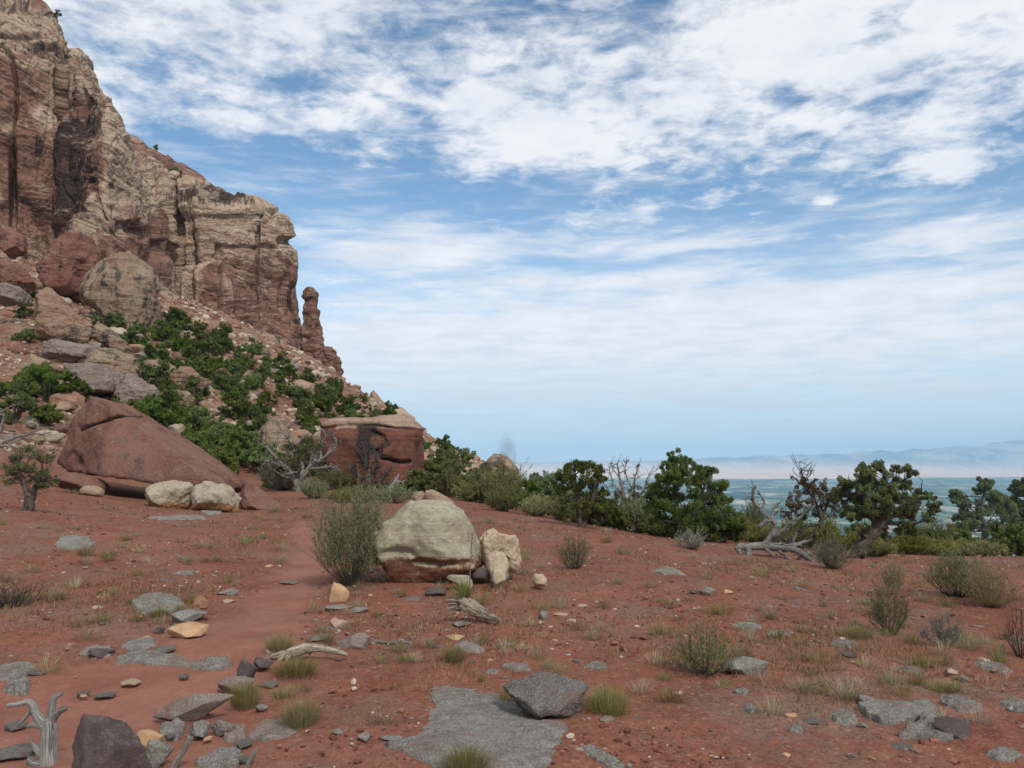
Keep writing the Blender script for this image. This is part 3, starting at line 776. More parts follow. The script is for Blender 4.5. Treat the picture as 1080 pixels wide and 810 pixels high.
def box_stone(name, label, cat, px0, px1, py0, py1, m, seed, frac=.6, sub=4, rough=.09, Y=None, group=None, flat=1.0, lean=0., sharp=34, sink=.45, maxd=1.6):
    """a stone lying on the ground that fills the picture box px0..px1, py0..py1; frac of its visible height is its front"""
    b = gnd((px0 + px1) / 2, py1) if Y is None else gcol((px0 + px1) / 2, Y)
    Yb = b[1]; w = (px1 - px0) * Yb / F; ext = (py1 - py0) * Yb / F
    ang = max(math.atan2(CAMZ - b[2], Yb), .06)
    h = max(ext * frac, .012); d = min(max(ext * (1 - frac) / math.sin(ang), w * .45), w * maxd)
    rng = random.Random(seed)
    pl, ds = rnd_planes(rng, 11, flat); sub = max(sub, 5)
    v, f = stone_shape(pl, ds, sub, seed, rough * .8, sharp)
    v = v / (np.ptp(v, axis=0) / 2)
    v[:, 2] = v[:, 2] + lean * v[:, 0]
    lo = v[:, 2].min(); hi = v[:, 2].max(); v[:, 2] = (v[:, 2] - lo) / (hi - lo)
    v = v * np.array([w / 2, d / 2, h * (1 + sink)]) - np.array([0, 0, h * sink])
    c = np.array([b[0], Yb + d * .42, 0]); c[2] = h1(c[0], c[1])
    mb = MB(); mb.add(v, f); o = mb.build(name, m, None, c)
    return tag(o, label, cat, group)


def slab(name, label, cat, pts, m, seed, thick=.05, group=None, ragged=.06, edge=.02, dome=.08, n=120, tilt=(0, 0)):
    """a flat stone or bedrock sheet: the picture outline laid on the ground, with a thickness and a worn edge"""
    g = np.array([gnd(*q) for q in pts]); c = g.mean(0); q = (g - c)[:, :2]
    ang = np.linspace(0, 2 * np.pi, n, endpoint=False); rad = np.zeros(n)
    for k in range(len(q)):
        a, b = q[k], q[(k + 1) % len(q)]; e = b - a
        den = np.cos(ang) * e[1] - np.sin(ang) * e[0]; den = np.where(np.abs(den) < 1e-9, 1e-9, den)
        r = (a[0] * e[1] - a[1] * e[0]) / den; s = (a[0] * np.sin(ang) - a[1] * np.cos(ang)) / den
        ok = (s >= -1e-6) & (s <= 1 + 1e-6) & (r > 0); rad = np.where(ok, np.maximum(rad, r), rad)
    rad = np.maximum(rad, .02)
    cs = np.stack([np.cos(ang), np.sin(ang), np.full(n, seed * 1.7)], 1)
    thick = thick * .62
    rad = rad * (1 + ragged * 1.25 * np.tanh(1.6 * fbm(cs * 2.6, 4, .5, seed)))
    S = np.concatenate([np.linspace(.004, .9, 22), np.linspace(.92, 1.0, 9), [1.012]])
    x = (S[:, None] * rad * np.cos(ang)).ravel(); y = (S[:, None] * rad * np.sin(ang)).ravel(); sg = np.repeat(S, n)
    size = rad.mean()
    p = np.stack([x, y, 0 * x + seed], 1) / size
    top = thick * (1 - dome * sg ** 2) + thick * .30 * np.tanh(2.5 * fbm(p * 1.7, 4, .55, seed + 2)) + .004 * fbm(p * 14, 3, .6, seed + 4) + tilt[0] * x + tilt[1] * y
    if thick < .035:                             # worn level with the soil: earth lies over parts of the rim
        top = top - (thick * 1.1 + .012) * sstep(sg, .62, 1.0) * (.50 + .55 * fbm(p * 2.4 + 5, 4, .5, seed + 6))
    fall = 1 - sstep(sg, 1 - edge, 1.008)
    gz = H(x + c[0], y + c[1]) - c[2]
    z = gz + np.where(sg > 1.01, -.10 - thick * .3, top * fall - .02 * (1 - fall))
    v = np.stack([x, y, z], 1); v = np.vstack([v, [[0, 0, float(z[:n].mean())]]])
    f4 = grid_faces(len(S), n, True); tri = np.stack([np.full(n, len(v) - 1), np.arange(n), (np.arange(n) + 1) % n], 1)
    mb = MB(); mb.add(v, [f4, tri]); o = mb.build(name, m, None, c)
    return tag(o, label, cat, group)


# ------------------------------------------------------------------ plants
def tube(mb, pts, rad, n=6, cap=True, **at):
    pts = np.asarray(pts, float); rad = np.asarray(rad, float); K = len(pts)
    tg = np.gradient(pts, axis=0); tg /= np.linalg.norm(tg, axis=1, keepdims=True) + 1e-9
    up = np.array([0, 0, 1.]) if abs(tg[0, 2]) < .9 else np.array([1., 0, 0])
    a = np.cross(tg, up); a /= np.linalg.norm(a, axis=1, keepdims=True) + 1e-9
    b = np.cross(tg, a)
    th = np.linspace(0, 2 * np.pi, n, endpoint=False)
    ring = pts[:, None] + rad[:, None, None] * (np.cos(th)[None, :, None] * a[:, None] + np.sin(th)[None, :, None] * b[:, None])
    v = ring.reshape(-1, 3); fs = [grid_faces(K, n, True)]
    ln = np.concatenate([[0], np.cumsum(np.linalg.norm(np.diff(pts, axis=0), axis=1))]) + float(abs(pts[0]).sum()) * 3
    ga, gb, gl = np.tile(np.cos(th), K), np.tile(np.sin(th), K), np.repeat(ln, n)
    if cap:
        v = np.vstack([v, pts[-1] + tg[-1] * rad[-1] * .6, pts[0]]); ga, gb, gl = np.append(ga, [0, 0]), np.append(gb, [0, 0]), np.append(gl, [ln[-1], ln[0]]); i = np.arange(n); j = (i + 1) % n
        fs.append(np.stack([(K - 1) * n + i, (K - 1) * n + j, np.full(n, K * n)], 1)); fs.append(np.stack([j, i, np.full(n, K * n + 1)], 1))
    mb.add(v, fs, ga=ga, gb=gb, gl=gl, **at)


def smooth_path(pts, per=4, wig=0., rng=None):
    pts = np.asarray(pts, float); K = len(pts); t = np.linspace(0, K - 1, (K - 1) * per + 1); out = []
    for u in t:
        i = min(int(u), K - 2); f = u - i; p0, p1, p2, p3 = pts[max(i - 1, 0)], pts[i], pts[i + 1], pts[min(i + 2, K - 1)]
        out.append(.5 * ((2 * p1) + (p2 - p0) * f + (2 * p0 - 5 * p1 + 4 * p2 - p3) * f * f + (3 * p1 - p0 - 3 * p2 + p3) * f ** 3))
    out = np.array(out)
    if wig and rng is not None:
        w = rng.normal(0, wig, (len(out), 3)); w[0] = 0; out[:, :3] += w
    return out


def leaves(mb, c, n, out, L, W, rng, up=.4, tone0=None, face=None):
    """n small leaf blades scattered by their own centres c (n,3), pointing along out (n,3)"""
    d = out + rng.normal(0, .55, (n, 3)) + np.array([0, 0, up]); d /= np.linalg.norm(d, axis=1, keepdims=True) + 1e-9
    s = np.cross(d, rng.normal(0, 1, (n, 3)) if face is None else face + rng.normal(0, .45, (n, 3))); s /= np.linalg.norm(s, axis=1, keepdims=True) + 1e-9
    l = L * rng.uniform(.6, 1.3, (n, 1)); w = W * rng.uniform(.7, 1.3, (n, 1))
    v = np.stack([c - d * l * .5, c + s * w * .5, c + d * l * .5, c - s * w * .5], 1).reshape(-1, 3)
    f = np.arange(4 * n).reshape(n, 4)
    t = rng.uniform(0, 1, n) if tone0 is None else np.clip(tone0 + rng.normal(0, .16, n), 0, 1)
    mb.add(v, f, tone=np.repeat(t, 4))


def clumps(mb, cen, rad, per, L, W, rng, sub=9, up=.45):
    for c, r in zip(cen, rad):
        k = max(4, int(sub)); dirs = rng.normal(0, 1, (k, 3)); dirs /= np.linalg.norm(dirs, axis=1, keepdims=True); dirs[:, 2] = dirs[:, 2] * .85 + .12
        sc = c + dirs * r * rng.uniform(.35, .95, (k, 1)); sr = r * rng.uniform(.22, .42, k); st = rng.uniform(.12, .9, k)
        m = int(per / k)
        idx = np.repeat(np.arange(k), m); off = rng.normal(0, 1, (len(idx), 3)); off /= np.linalg.norm(off, axis=1, keepdims=True); off *= rng.uniform(.15, 1, (len(idx), 1)) ** .6
        pos = sc[idx] + off * sr[idx][:, None]
        leaves(mb, pos, len(idx), off * .35 + rng.normal(0, .35, off.shape), L, W, rng, up * .6, st[idx], off * .7 + dirs[idx] * .6 + np.array([0, 0, .35]))


def px_tree(name, label, cat, px, py, Y, cl, trunk, leafm, barkm, seed, per=420, leafpx=2.6, depth=.75, extra=1.0, group=None, bare=0, trunk_r=None, sub=9):
    """tree: crown clumps and trunk given at the picture points where they show, spread in depth about the trunk"""
    rng = np.random.default_rng(seed); base = gcol(px, Y) if py is None else gnd(px, py)
    Y = base[1]; k = Y / F
    root = empty(name, base, label, cat, group)
    loc = lambda a, b: P(a, b, Y) - base
    xs = [q[0] for q in cl]; xc = (min(xs) + max(xs)) / 2; hw = max((max(xs) - min(xs)) / 2, 4)
    cen, rad = [], []
    for q in cl:
        s = math.sqrt(max(0.1, 1 - ((q[0] - xc) / (hw * 1.15)) ** 2)) * hw * k * depth
        p = loc(q[0], q[1]); p[1] += rng.uniform(-.75, .75) * s; cen.append(p); rad.append(q[2] * k * 1.22)
        if rng.random() < extra:
            p2 = loc(q[0] + rng.uniform(-.6, .6) * q[2], q[1] + rng.uniform(0, .8) * q[2]); p2[1] += rng.uniform(-1, 1) * s; cen.append(p2); rad.append(q[2] * k)
    cen = np.array(cen); rad = np.array(rad)
    tb = MB()
    tp = []
    for stem_ in trunk:
        pts = np.array([np.append(loc(a, b), r * k) for a, b, r in stem_]); sm = smooth_path(pts, 5, .10 * k * stem_[0][2], rng)
        sm[:, :3] += rng.normal(0, .08 * stem_[0][2] * k, sm[:, :3].shape); tube(tb, sm[:, :3], np.maximum(sm[:, 3], .3 * k), 8); tp.append(sm)
    allp = np.concatenate(tp)
    for c, r in zip(cen, rad):
        dd = np.linalg.norm(allp[:, :3] - c, axis=1) + np.maximum(0, allp[:, 2] - c[2]) * 3; j = int(np.argmin(dd)); a = allp[j]
        mid = (a[:3] + c) / 2 + rng.normal(0, .12, 3) * np.linalg.norm(c - a[:3]) + np.array([0, 0, -.08 * np.linalg.norm(c - a[:3])])
        pth = smooth_path([a[:3], mid, c, c + (c - mid) * .35], 3); r0 = min(a[3] * .5, .045 + .02 * np.linalg.norm(c - a[:3])); tube(tb, pth, np.linspace(max(r0, .45 * k), .25 * k, len(pth)), 5)
        for _ in range(4):
            e = c + np.clip(rng.normal(0, .5, 3), -.8, .8) * r * 1.2; tube(tb, smooth_path([mid, (mid + e) / 2 + rng.normal(0, .1, 3) * r, e], 2), np.linspace(.4 * k, .16 * k, 5), 4)
    for _ in range(bare):
        c = cen[rng.integers(len(cen))]; a = allp[rng.integers(len(allp))]; e = a[:3] + (c - a[:3]) * rng.uniform(.6, 1.05) + np.clip(rng.normal(0, .1, 3), -.2, .2)
        tube(tb, smooth_path([a[:3], (a[:3] + e) / 2 + np.clip(rng.normal(0, .1, 3), -.2, .2), e], 4, .02, rng), np.linspace(.6 * k, .22 * k, 9), 4)
    tb.build('trunk', barkm, root)
    cb = MB(); clumps(cb, cen, rad, int(per * 1.6), leafpx * k * 1.2, leafpx * k * .46, rng, sub); cb.build('crown', leafm, root, smooth=False)
    return root


def bush_mesh(w, h, seed, nstem, nleaf, leaf, stem_r, twigs=3, bend=.55, cover=(.12, 1.0), up=.6, flat=.5, leafw=.33):
    """fan of stems with side twigs, leaves along them; returns (stem builder, leaf builder)"""
    rng = np.random.default_rng(seed); sb, lb = MB(), MB(); pos, dr = [], []
    for k in range(nstem):
        a = rng.uniform(0, 2 * np.pi); q = math.sqrt(rng.uniform(0.01, 1)); hh = h * (1 - flat * q ** 2) * rng.uniform(.72, 1.06)
        tip = np.array([math.cos(a) * q * w / 2, math.sin(a) * q * w / 2, hh]); b = np.array([math.cos(a) * q, math.sin(a) * q, 0]) * w * .09 + np.array([0, 0, -.02])
        mid = b + (tip - b) * .5 + np.array([math.cos(a), math.sin(a), 0]) * q * w * .5 * bend * .5 + rng.normal(0, .03, 3) * h
        pth = smooth_path([b, mid, tip], 3); tube(sb, pth, np.linspace(stem_r, stem_r * .35, len(pth)), 4, tone=.5)
        segs = [(pth[2:], 1)]
        for _ in range(twigs):
            i = rng.integers(2, len(pth) - 1); s = pth[i]; e = s + (tip - b) * rng.uniform(.18, .42) + rng.normal(0, .11, 3) * np.array([w, w, h * .7]); tp = np.array([s, (s + e) / 2 + rng.normal(0, .015, 3), e]); tube(sb, tp, np.array([stem_r * .5, stem_r * .4, stem_r * .25]), 3, tone=.5); segs.append((tp, 1))
        for sg, wt in segs:
            m = max(1, int(nleaf / nstem / (twigs + 1))); u = rng.uniform(cover[0], cover[1], m) * (len(sg) - 1); i = np.minimum(u.astype(int), len(sg) - 2); f = (u - i)[:, None]
            pos.append(sg[i] * (1 - f) + sg[i + 1] * f + rng.normal(0, leaf * .35, (m, 3))); dr.append(sg[i + 1] - sg[i])
    pos = np.concatenate(pos); dr = np.concatenate(dr); dr /= np.linalg.norm(dr, axis=1, keepdims=True) + 1e-9
    tn = np.clip(.25 + .5 * pos[:, 2] / h + rng.normal(0, .18, len(pos)), 0, 1) * 0 + rng.uniform(0, 1, len(pos))
    leaves(lb, pos, len(pos), dr * .8, leaf, leaf * leafw, rng, up, tn)
    return sb, lb


def bush(name, label, cat, px, py, wpx, hpx, leafm, stemm, seed, nstem=50, nleaf=2500, leafpx=2.2, group=None, Y=None, **kw):
    base = gnd(px, py) if Y is None else gcol(px, Y); k = base[1] / F
    root = empty(name, base, label, cat, group)
    sb, lb = bush_mesh(wpx * k, hpx * k, seed, nstem, nleaf, max(leafpx * k, .018), max(.30 * k, .003), **kw)
    sb.build('stems', stemm, root); lb.build('foliage', leafm, root, smooth=False)
    return root


def tuft_mesh(name, seed, n, spread, lean, m, wid=.016, flop=.4):
    """grass tuft about one unit tall and one wide"""
    rng = np.random.default_rng(seed); a = rng.uniform(0, 2 * np.pi, n); q = np.sqrt(rng.uniform(0, 1, n))
    rad = np.stack([np.cos(a), np.sin(a), 0 * a], 1); b = rad * (q * spread * .28)[:, None]
    hh = rng.uniform(.45, 1.05, n) * (1 - .3 * q); ln = lean * q * rng.uniform(.5, 1.3, n)
    tip = b + rad * ln[:, None] * .55 + np.stack([rng.normal(0, .07, n), rng.normal(0, .07, n), hh], 1)
    mid = b + (tip - b) * np.array([.38, .38, .62]) + rng.normal(0, .012, (n, 3)); tip[:, 2] -= flop * ln * .35
    side = np.stack([-np.sin(a + rng.normal(0, .8, n)), np.cos(a), 0 * a], 1); side /= np.linalg.norm(side, axis=1, keepdims=True); w = wid * rng.uniform(.6, 1.3, n)[:, None]
    v = np.stack([b - side * w * .5, b + side * w * .5, mid + side * w * .42, mid - side * w * .42, tip], 1).reshape(-1, 3); v[:, 2] -= .02
    i = np.arange(n)[:, None] * 5; t = np.repeat(rng.uniform(0, 1, n), 5)
    mb = MB(); mb.add(v, [i + np.array([[0, 1, 2, 3]]), i + np.array([[3, 2, 4]])], tone=t)
    me = mb.mesh(name, False); me.materials.append(m); return me


def dead_branches(mb, polys, Y, base, rng, twig=3, twl=.5, nseg=5, sides=6, wig=.4, minr=.28):
    """polys: picture polylines [(px, py, dy, radius px) ...] of dead limbs, in metres about base; adds side twigs"""
    k = Y / F
    for pl in polys:
        pts = np.array([np.append(P(a, b, Y) - base + np.array([0, d, 0]), r * k) for a, b, d, r in pl])
        sm = smooth_path(pts, nseg); sm[1:-1, :3] += rng.normal(0, wig * k, sm[1:-1, :3].shape)
        tube(mb, sm[:, :3], np.maximum(sm[:, 3], minr * k), sides)
        L = np.linalg.norm(sm[-1, :3] - sm[0, :3])
        for _ in range(twig):
            i = rng.integers(len(sm) // 3, len(sm)); s = sm[i, :3]; d = sm[min(i + 1, len(sm) - 1), :3] - sm[i - 1, :3]; d /= np.linalg.norm(d) + 1e-9
            e = s + (d * .6 + rng.normal(0, .6, 3)) * L * twl * rng.uniform(.2, .7); m_ = (s + e) / 2 + rng.normal(0, .13, 3) * L * twl
            r0 = max(sm[i, 3] * .55, .35 * k); tube(mb, smooth_path([s, m_, e], 3), np.linspace(r0, minr * .7 * k, 7), 4)
            for _k in range(rng.integers(0, 4)):
                e2 = m_ + (e - m_) * rng.uniform(.1, .8) + rng.normal(0, .30, 3) * L * twl * .5; tube(mb, [m_, (m_ + e2) / 2 + rng.normal(0, .02, 3), e2], [r0 * .6, r0 * .45, minr * .6 * k], 4)
# ------------------------------------------------------------------ the big boulders
def undercut(v, hgt):
    """hollow below the triangular boulder's face"""
    lo = v[:, 2] < -.28 * hgt
    v, m1 = groove(v, [(-3.4, 1.05), (-2.9, .62), (-2.2, .75), (-.9, 1.10), (.1, 1.30)], .055, .28)
    v, m2 = groove(v, [(-4.2, -.55), (-3.2, -.35), (-2.6, -.75), (-2.0, -1.2)], (.16), .20)
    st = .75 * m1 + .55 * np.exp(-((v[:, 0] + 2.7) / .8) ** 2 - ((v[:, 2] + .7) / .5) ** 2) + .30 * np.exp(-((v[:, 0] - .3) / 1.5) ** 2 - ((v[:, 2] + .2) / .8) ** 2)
    return v, st


outline_boulder('red_boulder', 'huge triangular red boulder with a long slope down to its tip', 'boulder',
    [(49, 492), (54, 468), (72, 440), (92, 423), (108, 419), (122, 420), (150, 436), (200, 470), (240, 494), (262, 507), (266, 514), (256, 520), (200, 514), (130, 506), (70, 498)],
    34.4, 3.6, M['red_rock'], 11, 6, .11, .10, [(-.06, .42, 1.0), (-.8, .25, 1.12)], 60, sink=.0, cut=undercut, chips=0)
outline_boulder('pale_boulder', 'pale rounded boulder, the left of a touching pair under the triangular boulder', 'boulder',
    [(153, 520), (158, 511), (172, 506), (190, 506), (204, 509), (206, 520), (203, 533), (190, 539), (172, 538), (158, 530)], 29.6, 1.6, M['pale_rock'], 21, 6, .14, .5, None, 22, sink=.15, chips=6)
outline_boulder('pale_boulder', 'pale rounded boulder with a dark crack over its top, the right of a touching pair', 'boulder',
    [(201, 524), (204, 514), (215, 507), (230, 507), (246, 512), (252, 522), (250, 534), (240, 541), (216, 540), (203, 535)], 29.4, 1.6, M['pale_rock'], 22, 6, .14, .5, None, 22, sink=.15, chips=6)
outline_boulder('red_boulder', 'red wedge of rock against the tip of the triangular boulder', 'boulder',
    [(253, 536), (257, 516), (264, 508), (274, 514), (290, 527), (301, 536), (300, 543), (258, 541)], 32, 1.9, M['red_rock'], 23, 6, .10, .4, None, 16)
outline_boulder('red_boulder', 'low flat red rock propping the triangular boulder at its left end', 'boulder',
    [(57, 506), (62, 499), (80, 498), (100, 502), (112, 510), (111, 518), (95, 521), (66, 514)], 32.2, 2.0, M['red_rock'], 24, 5, .08, .4, None, 14, ledge=.05)
outline_boulder('tan_stone', 'small tan stone in front of the low flat red rock', 'rock', [(84, 518), (90, 512), (102, 512), (109, 517), (108, 523), (88, 523)], 31, .7, M['tan_rock'], 25, 4, .08, .4)


def cap_boulder():
    Y = 48
    def face(v, hgt):
        v, m1 = groove(v, [(.3, 1.0), (.9, .75), (1.2, .2), (.6, -.1)], .10, .30); v, m2 = groove(v, [(.15, .1), (.9, -.5), (1.9, -.75), (2.4, -.7)], .11, .40)
        v, m3 = groove(v, [(-2.9, 1.15), (-1.4, 1.38), (.4, 1.42), (1.6, 1.2), (3.0, 1.12)], .07, .22)
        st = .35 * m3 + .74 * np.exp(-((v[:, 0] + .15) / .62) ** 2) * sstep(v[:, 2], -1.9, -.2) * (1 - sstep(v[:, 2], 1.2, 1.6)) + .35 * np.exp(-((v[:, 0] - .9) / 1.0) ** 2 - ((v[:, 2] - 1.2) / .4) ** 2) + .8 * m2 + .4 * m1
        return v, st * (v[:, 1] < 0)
    o = outline_boulder('square_boulder', 'large square dark red boulder with a pale flat top beside the gnarled tree', 'boulder',
        [(341, 454), (345, 444), (358, 439), (385, 438), (424, 437), (438, 446), (445, 458), (446, 470), (446, 492), (440, 509), (400, 512), (358, 508), (347, 488), (341, 466)], Y, 5.0, M['square_rock'], 31, 6, .05, .14,
        [(.04, .02, 1.0), (.55, .03, 1.10), (-.6, .05, 1.12)], 44, sink=.1, chips=4, cut=face)
cap_boulder()
outline_boulder('tan_boulder', 'pointed grey tan boulder behind the gnarled grey limbed tree', 'boulder', [(270, 470), (276, 455), (289, 441), (296, 443), (312, 458), (323, 470), (322, 490), (300, 497), (272, 490)], 60, 4.0, M['far_tan'], 33, 6, .10, .45, None, 40, chips=8)
outline_boulder('tan_boulder', 'tan pointed slickrock knob on the skyline below the smoke', 'boulder', [(510, 497), (511, 488), (519, 480), (528, 478), (536, 484), (545, 494), (548, 504), (512, 506)], 150, 7, M['far_tan'], 34, 6, .12, .5, None, 30, chips=9)

SLOPE = [  # outline, distance, depth, material, label
 ([(82, 300), (92, 282), (108, 268), (128, 264), (142, 272), (154, 290), (160, 310), (166, 326), (164, 345), (155, 356), (130, 345), (105, 325), (86, 312)], 106, 9, 'far_tan', 'big rounded tan block streaked with dark varnish under the buttress', .02),
 ([(40, 285), (52, 262), (76, 248), (92, 246), (99, 256), (98, 276), (84, 300), (62, 303), (44, 296)], 112, 8, 'far_red', 'smooth red block leaning at the foot of the buttress', .0),
 ([(-12, 300), (-8, 276), (8, 274), (24, 284), (31, 298), (20, 305)], 100, 5, 'far_red', 'red rounded rock cut by the left edge high on the slope', .0),
 ([(34, 318), (44, 302), (56, 308), (80, 330), (94, 345), (88, 352), (60, 340), (36, 332)], 88, 4, 'far_orange', 'tan slanting slab at the top of the boulder heap', .0),
 ([(38, 348), (42, 332), (58, 328), (76, 334), (92, 345), (92, 357), (74, 362), (50, 355)], 82, 4, 'far_orange', 'orange rounded block in the middle of the boulder heap', .03),
 ([(94, 345), (100, 340), (120, 350), (136, 362), (134, 368), (112, 362), (96, 354)], 84, 3, 'far_tan', 'thin pale slab resting beside the orange block', .0),
 ([(42, 368), (48, 357), (70, 360), (100, 368), (106, 374), (96, 381), (66, 380), (46, 376)], 77, 4, 'far_grey', 'long flat slab with a shadowed underside below the orange block', .05),
 ([(90, 392), (88, 372), (98, 362), (120, 366), (140, 375), (147, 388), (140, 402), (112, 400)], 78, 5, 'far_tan', 'broken tan heap rock right of the long flat slab', .05),
 ([(62, 398), (70, 382), (98, 382), (118, 386), (127, 398), (118, 410), (90, 412), (70, 405)], 70, 4, 'far_grey', 'grey flat faced slab lowest in the boulder heap', .0),
 ([(122, 412), (128, 396), (140, 394), (156, 404), (168, 420), (160, 430), (136, 426)], 70, 4, 'far_grey', 'brown ridged rock beside the grey flat faced slab', .04),
 ([(144, 392), (150, 380), (166, 378), (184, 386), (180, 404), (160, 408), (146, 402)], 84, 4, 'far_tan', 'tan rock left of the brown block with a flat lid', .05),
 ([(177, 400), (182, 386), (196, 387), (211, 396), (213, 404), (205, 415), (190, 413), (178, 408)], 80, 4, 'far_orange', 'brown block with a flat lid among the slope bushes', .06),
 ([(178, 424), (184, 411), (196, 412), (202, 420), (198, 428), (184, 430)], 74, 3, 'far_tan', 'pale stone under the brown block with a flat lid', .0),
 ([(-6, 316), (0, 300), (14, 300), (24, 310), (20, 318), (4, 320)], 92, 4, 'far_grey', 'grey rubble rock under the red rock at the left edge', .05),
 ([(158, 330), (162, 312), (176, 304), (190, 312), (204, 322), (206, 340), (190, 348), (166, 342)], 150, 9, 'far_tan', 'dark stained block where the two cliffs meet', .05),
 ([(258, 360), (262, 350), (280, 350), (298, 358), (304, 372), (296, 382), (272, 374)], 172, 8, 'far_tan', 'tan rounded ledge at the foot of the cliff right of its crack', .05),
 ([(281, 400), (284, 393), (300, 396), (308, 402), (298, 406), (286, 405)], 120, 3, 'far_orange', 'small orange block on the rubble slope above the pointed boulder', .0),
 ([(0, 262), (2, 246), (14, 240), (24, 250), (26, 264), (12, 268)], 128, 6, 'far_red', 'red slab against the base of the buttress at the left edge', .0),
 ([(452, 500), (455, 487), (466, 486), (478, 494), (476, 506), (458, 506)], 95, 4, 'far_orange', 'reddish outcrop right of the square boulder among junipers', .06),
 ([(470, 496), (476, 486), (490, 486), (503, 494), (500, 504), (480, 504)], 120, 6, 'far_tan', 'pale ledge of rock left of the skyline knob', .06),
 ([(345, 412), (352, 404), (366, 408), (372, 418), (358, 422)], 150, 5, 'far_tan', 'pale slab on the rubble slope right below the pinnacle', .03),
 ([(383, 440), (386, 414), (390, 411), (398, 420), (410, 436), (404, 442)], 192, 6, 'far_tan', 'tan upright rock on the slope skyline below the pinnacle', .03),
]
for i, (pts, Y, dep, mk, lb, lg) in enumerate(SLOPE):
    outline_boulder('slope_boulder', lb, 'boulder', pts, Y, dep, M[mk], 41 + i, 6, .17, .3, [(-.1, .4, .95), (.4, .3, 1.05), (-.5, .2, 1.0)], 60, max(lg, .03), sink=.3, chips=18, chipr=(.56, .86))


def pinnacle(name, label, prof, cx, Y, seed):
    """weathered rock tower; prof rows are (picture row, half width px, shift px)"""
    nr, n = 150, 72; pr = np.array(prof, float); py = np.linspace(pr[0, 0], pr[-1, 0], nr)
    r = np.interp(-py, -pr[:, 0], pr[:, 1]) * Y / F; sh = np.interp(-py, -pr[:, 0], pr[:, 2]) * Y / F; z = row_z(py, Y)
    a = np.linspace(0, 2 * np.pi, n, endpoint=False); sq = 1 / (np.abs(np.cos(a + .4)) ** 9 + np.abs(np.sin(a + .4)) ** 9) ** (1 / 9) * .90
    base = P(cx, py[0], Y)
    x = base[0] + sh[:, None] + r[:, None] * sq * np.cos(a); y = Y + r[:, None] * 1.15 * sq * np.sin(a); zz = z[:, None] + 0 * a
    p = np.stack([x.ravel(), y.ravel(), zz.ravel()], 1); d = p - np.stack([np.repeat(base[0] + sh, n), np.full(nr * n, Y), zz.ravel()], 1); d /= np.linalg.norm(d, axis=1, keepdims=True) + 1e-9
    zq = p[:, 2] / 3.1 + .5 * fbm(p * .2, 2, .5, seed); fz = zq - np.floor(zq)
    p = p + d * (.30 * (1 - np.abs(2 * fz - 1) ** 4 - .6) + .45 * np.tanh(2.5 * fbm(p * .33, 3, .5, seed + 2)) + .2 * fbm(p * 1.1, 3, .5, seed + 5))[:, None]
    p = np.vstack([p, [[base[0] + sh[-1], Y, z[-1] + .25]]]); i = np.arange(n)
    mb = MB(); mb.add(p - base, [grid_faces(nr, n, True), np.stack([(nr - 1) * n + i, (nr - 1) * n + (i + 1) % n, np.full(n, nr * n)], 1)], red=.65 * np.ones(len(p)), varnish=.2 * np.ones(len(p)), strata=p[:, 2])
    return tag(mb.build(name, M['cliff'], None, base), label, 'pinnacle')
pinnacle('rock_pinnacle', 'slender red rock pinnacle with a blocky head at the cliff end', [(405, 11, 6), (385, 10.5, 4), (365, 9.5, 2.5), (350, 8.5, 1), (338, 8, 0), (330, 7.2, -.5), (322, 5.6, -1.6), (318, 5.4, -1.8), (315, 6.8, -2.2), (308, 6.6, -3), (305, 5.6, -3.4), (303.5, 4.6, -3.6)], 328, 214, 3)
pinnacle('rock_pinnacle', 'shorter stub of rock just right of the slender pinnacle', [(412, 12, 1), (395, 11, 0), (380, 8.5, -1), (370, 6.5, -2.5), (366, 4, -4)], 348, 210, 9)

# ------------------------------------------------------------------ centre boulder group
def hollow(v, hgt):
    v, m = groove(v, [(-.52, -.10), (-.34, -.07), (-.16, -.10)],   .05, .07); v, m2 = groove(v, [(-.1, -.22), (.25, -.26), (.62, -.22)], .035, .06)
    return v, .35 * m + .2 * m2  # shade of the hollow painted dark through the mask
outline_boulder('pale_boulder', 'large pale lichened boulder with a red underside in the middle of the clearing', 'boulder',
    [(391, 556), (398, 547), (420, 532), (446, 527), (470, 529), (486, 538), (498, 553), (505, 570), (511, 590), (508, 600), (480, 604), (450, 612), (428, 614), (412, 606), (404, 590), (392, 566)],
    11.1, 1.35, M['big_pale'], 52, 6, .085, .22, [(-.30, .48, .90), (.40, .36, .90), (-.12, -.50, .84)], 40, sink=.06, chips=3, cut=hollow)
outline_boulder('cream_boulder', 'cream coloured ridged rock right of the large pale boulder', 'boulder',
    [(505, 590), (506, 566), (514, 557), (524, 560), (536, 559), (546, 562), (551, 580), (551, 598), (538, 605), (515, 604)], 11.2, .55, M['cream_rock'], 53, 6, .20, .35, None, 26, chips=8)
outline_boulder('cream_boulder', 'smaller cream rock leaning on the ridged cream rock', 'boulder', [(512, 598), (514, 586), (523, 581), (533, 585), (537, 596), (534, 608), (516, 609)], 10.75, .32, M['cream_rock'], 54, 5, .10, .4)
outline_boulder('cream_stone', 'small pointed cream stone in front of the cream rocks', 'rock', [(518, 612), (520, 600), (527, 596), (533, 604), (534, 614), (522, 617)], 10.45, .2, M['cream_rock'], 55, 4, .08, .4)
outline_boulder('grey_stone', 'dark grey stone wedged between the pale boulder and the cream rocks', 'rock', [(494, 612), (497, 602), (508, 598), (516, 604), (514, 613)], 10.7, .3, M['dark_rock'], 56, 4, .08, .4)
outline_boulder('flat_stone', 'thin yellowish slab leaning under the large pale boulder', 'rock', [(470, 608), (474, 606), (495, 607), (499, 613), (494, 620), (484, 617)], 10.3, .14, M['big_pale'], 57, 4, .04, .3)
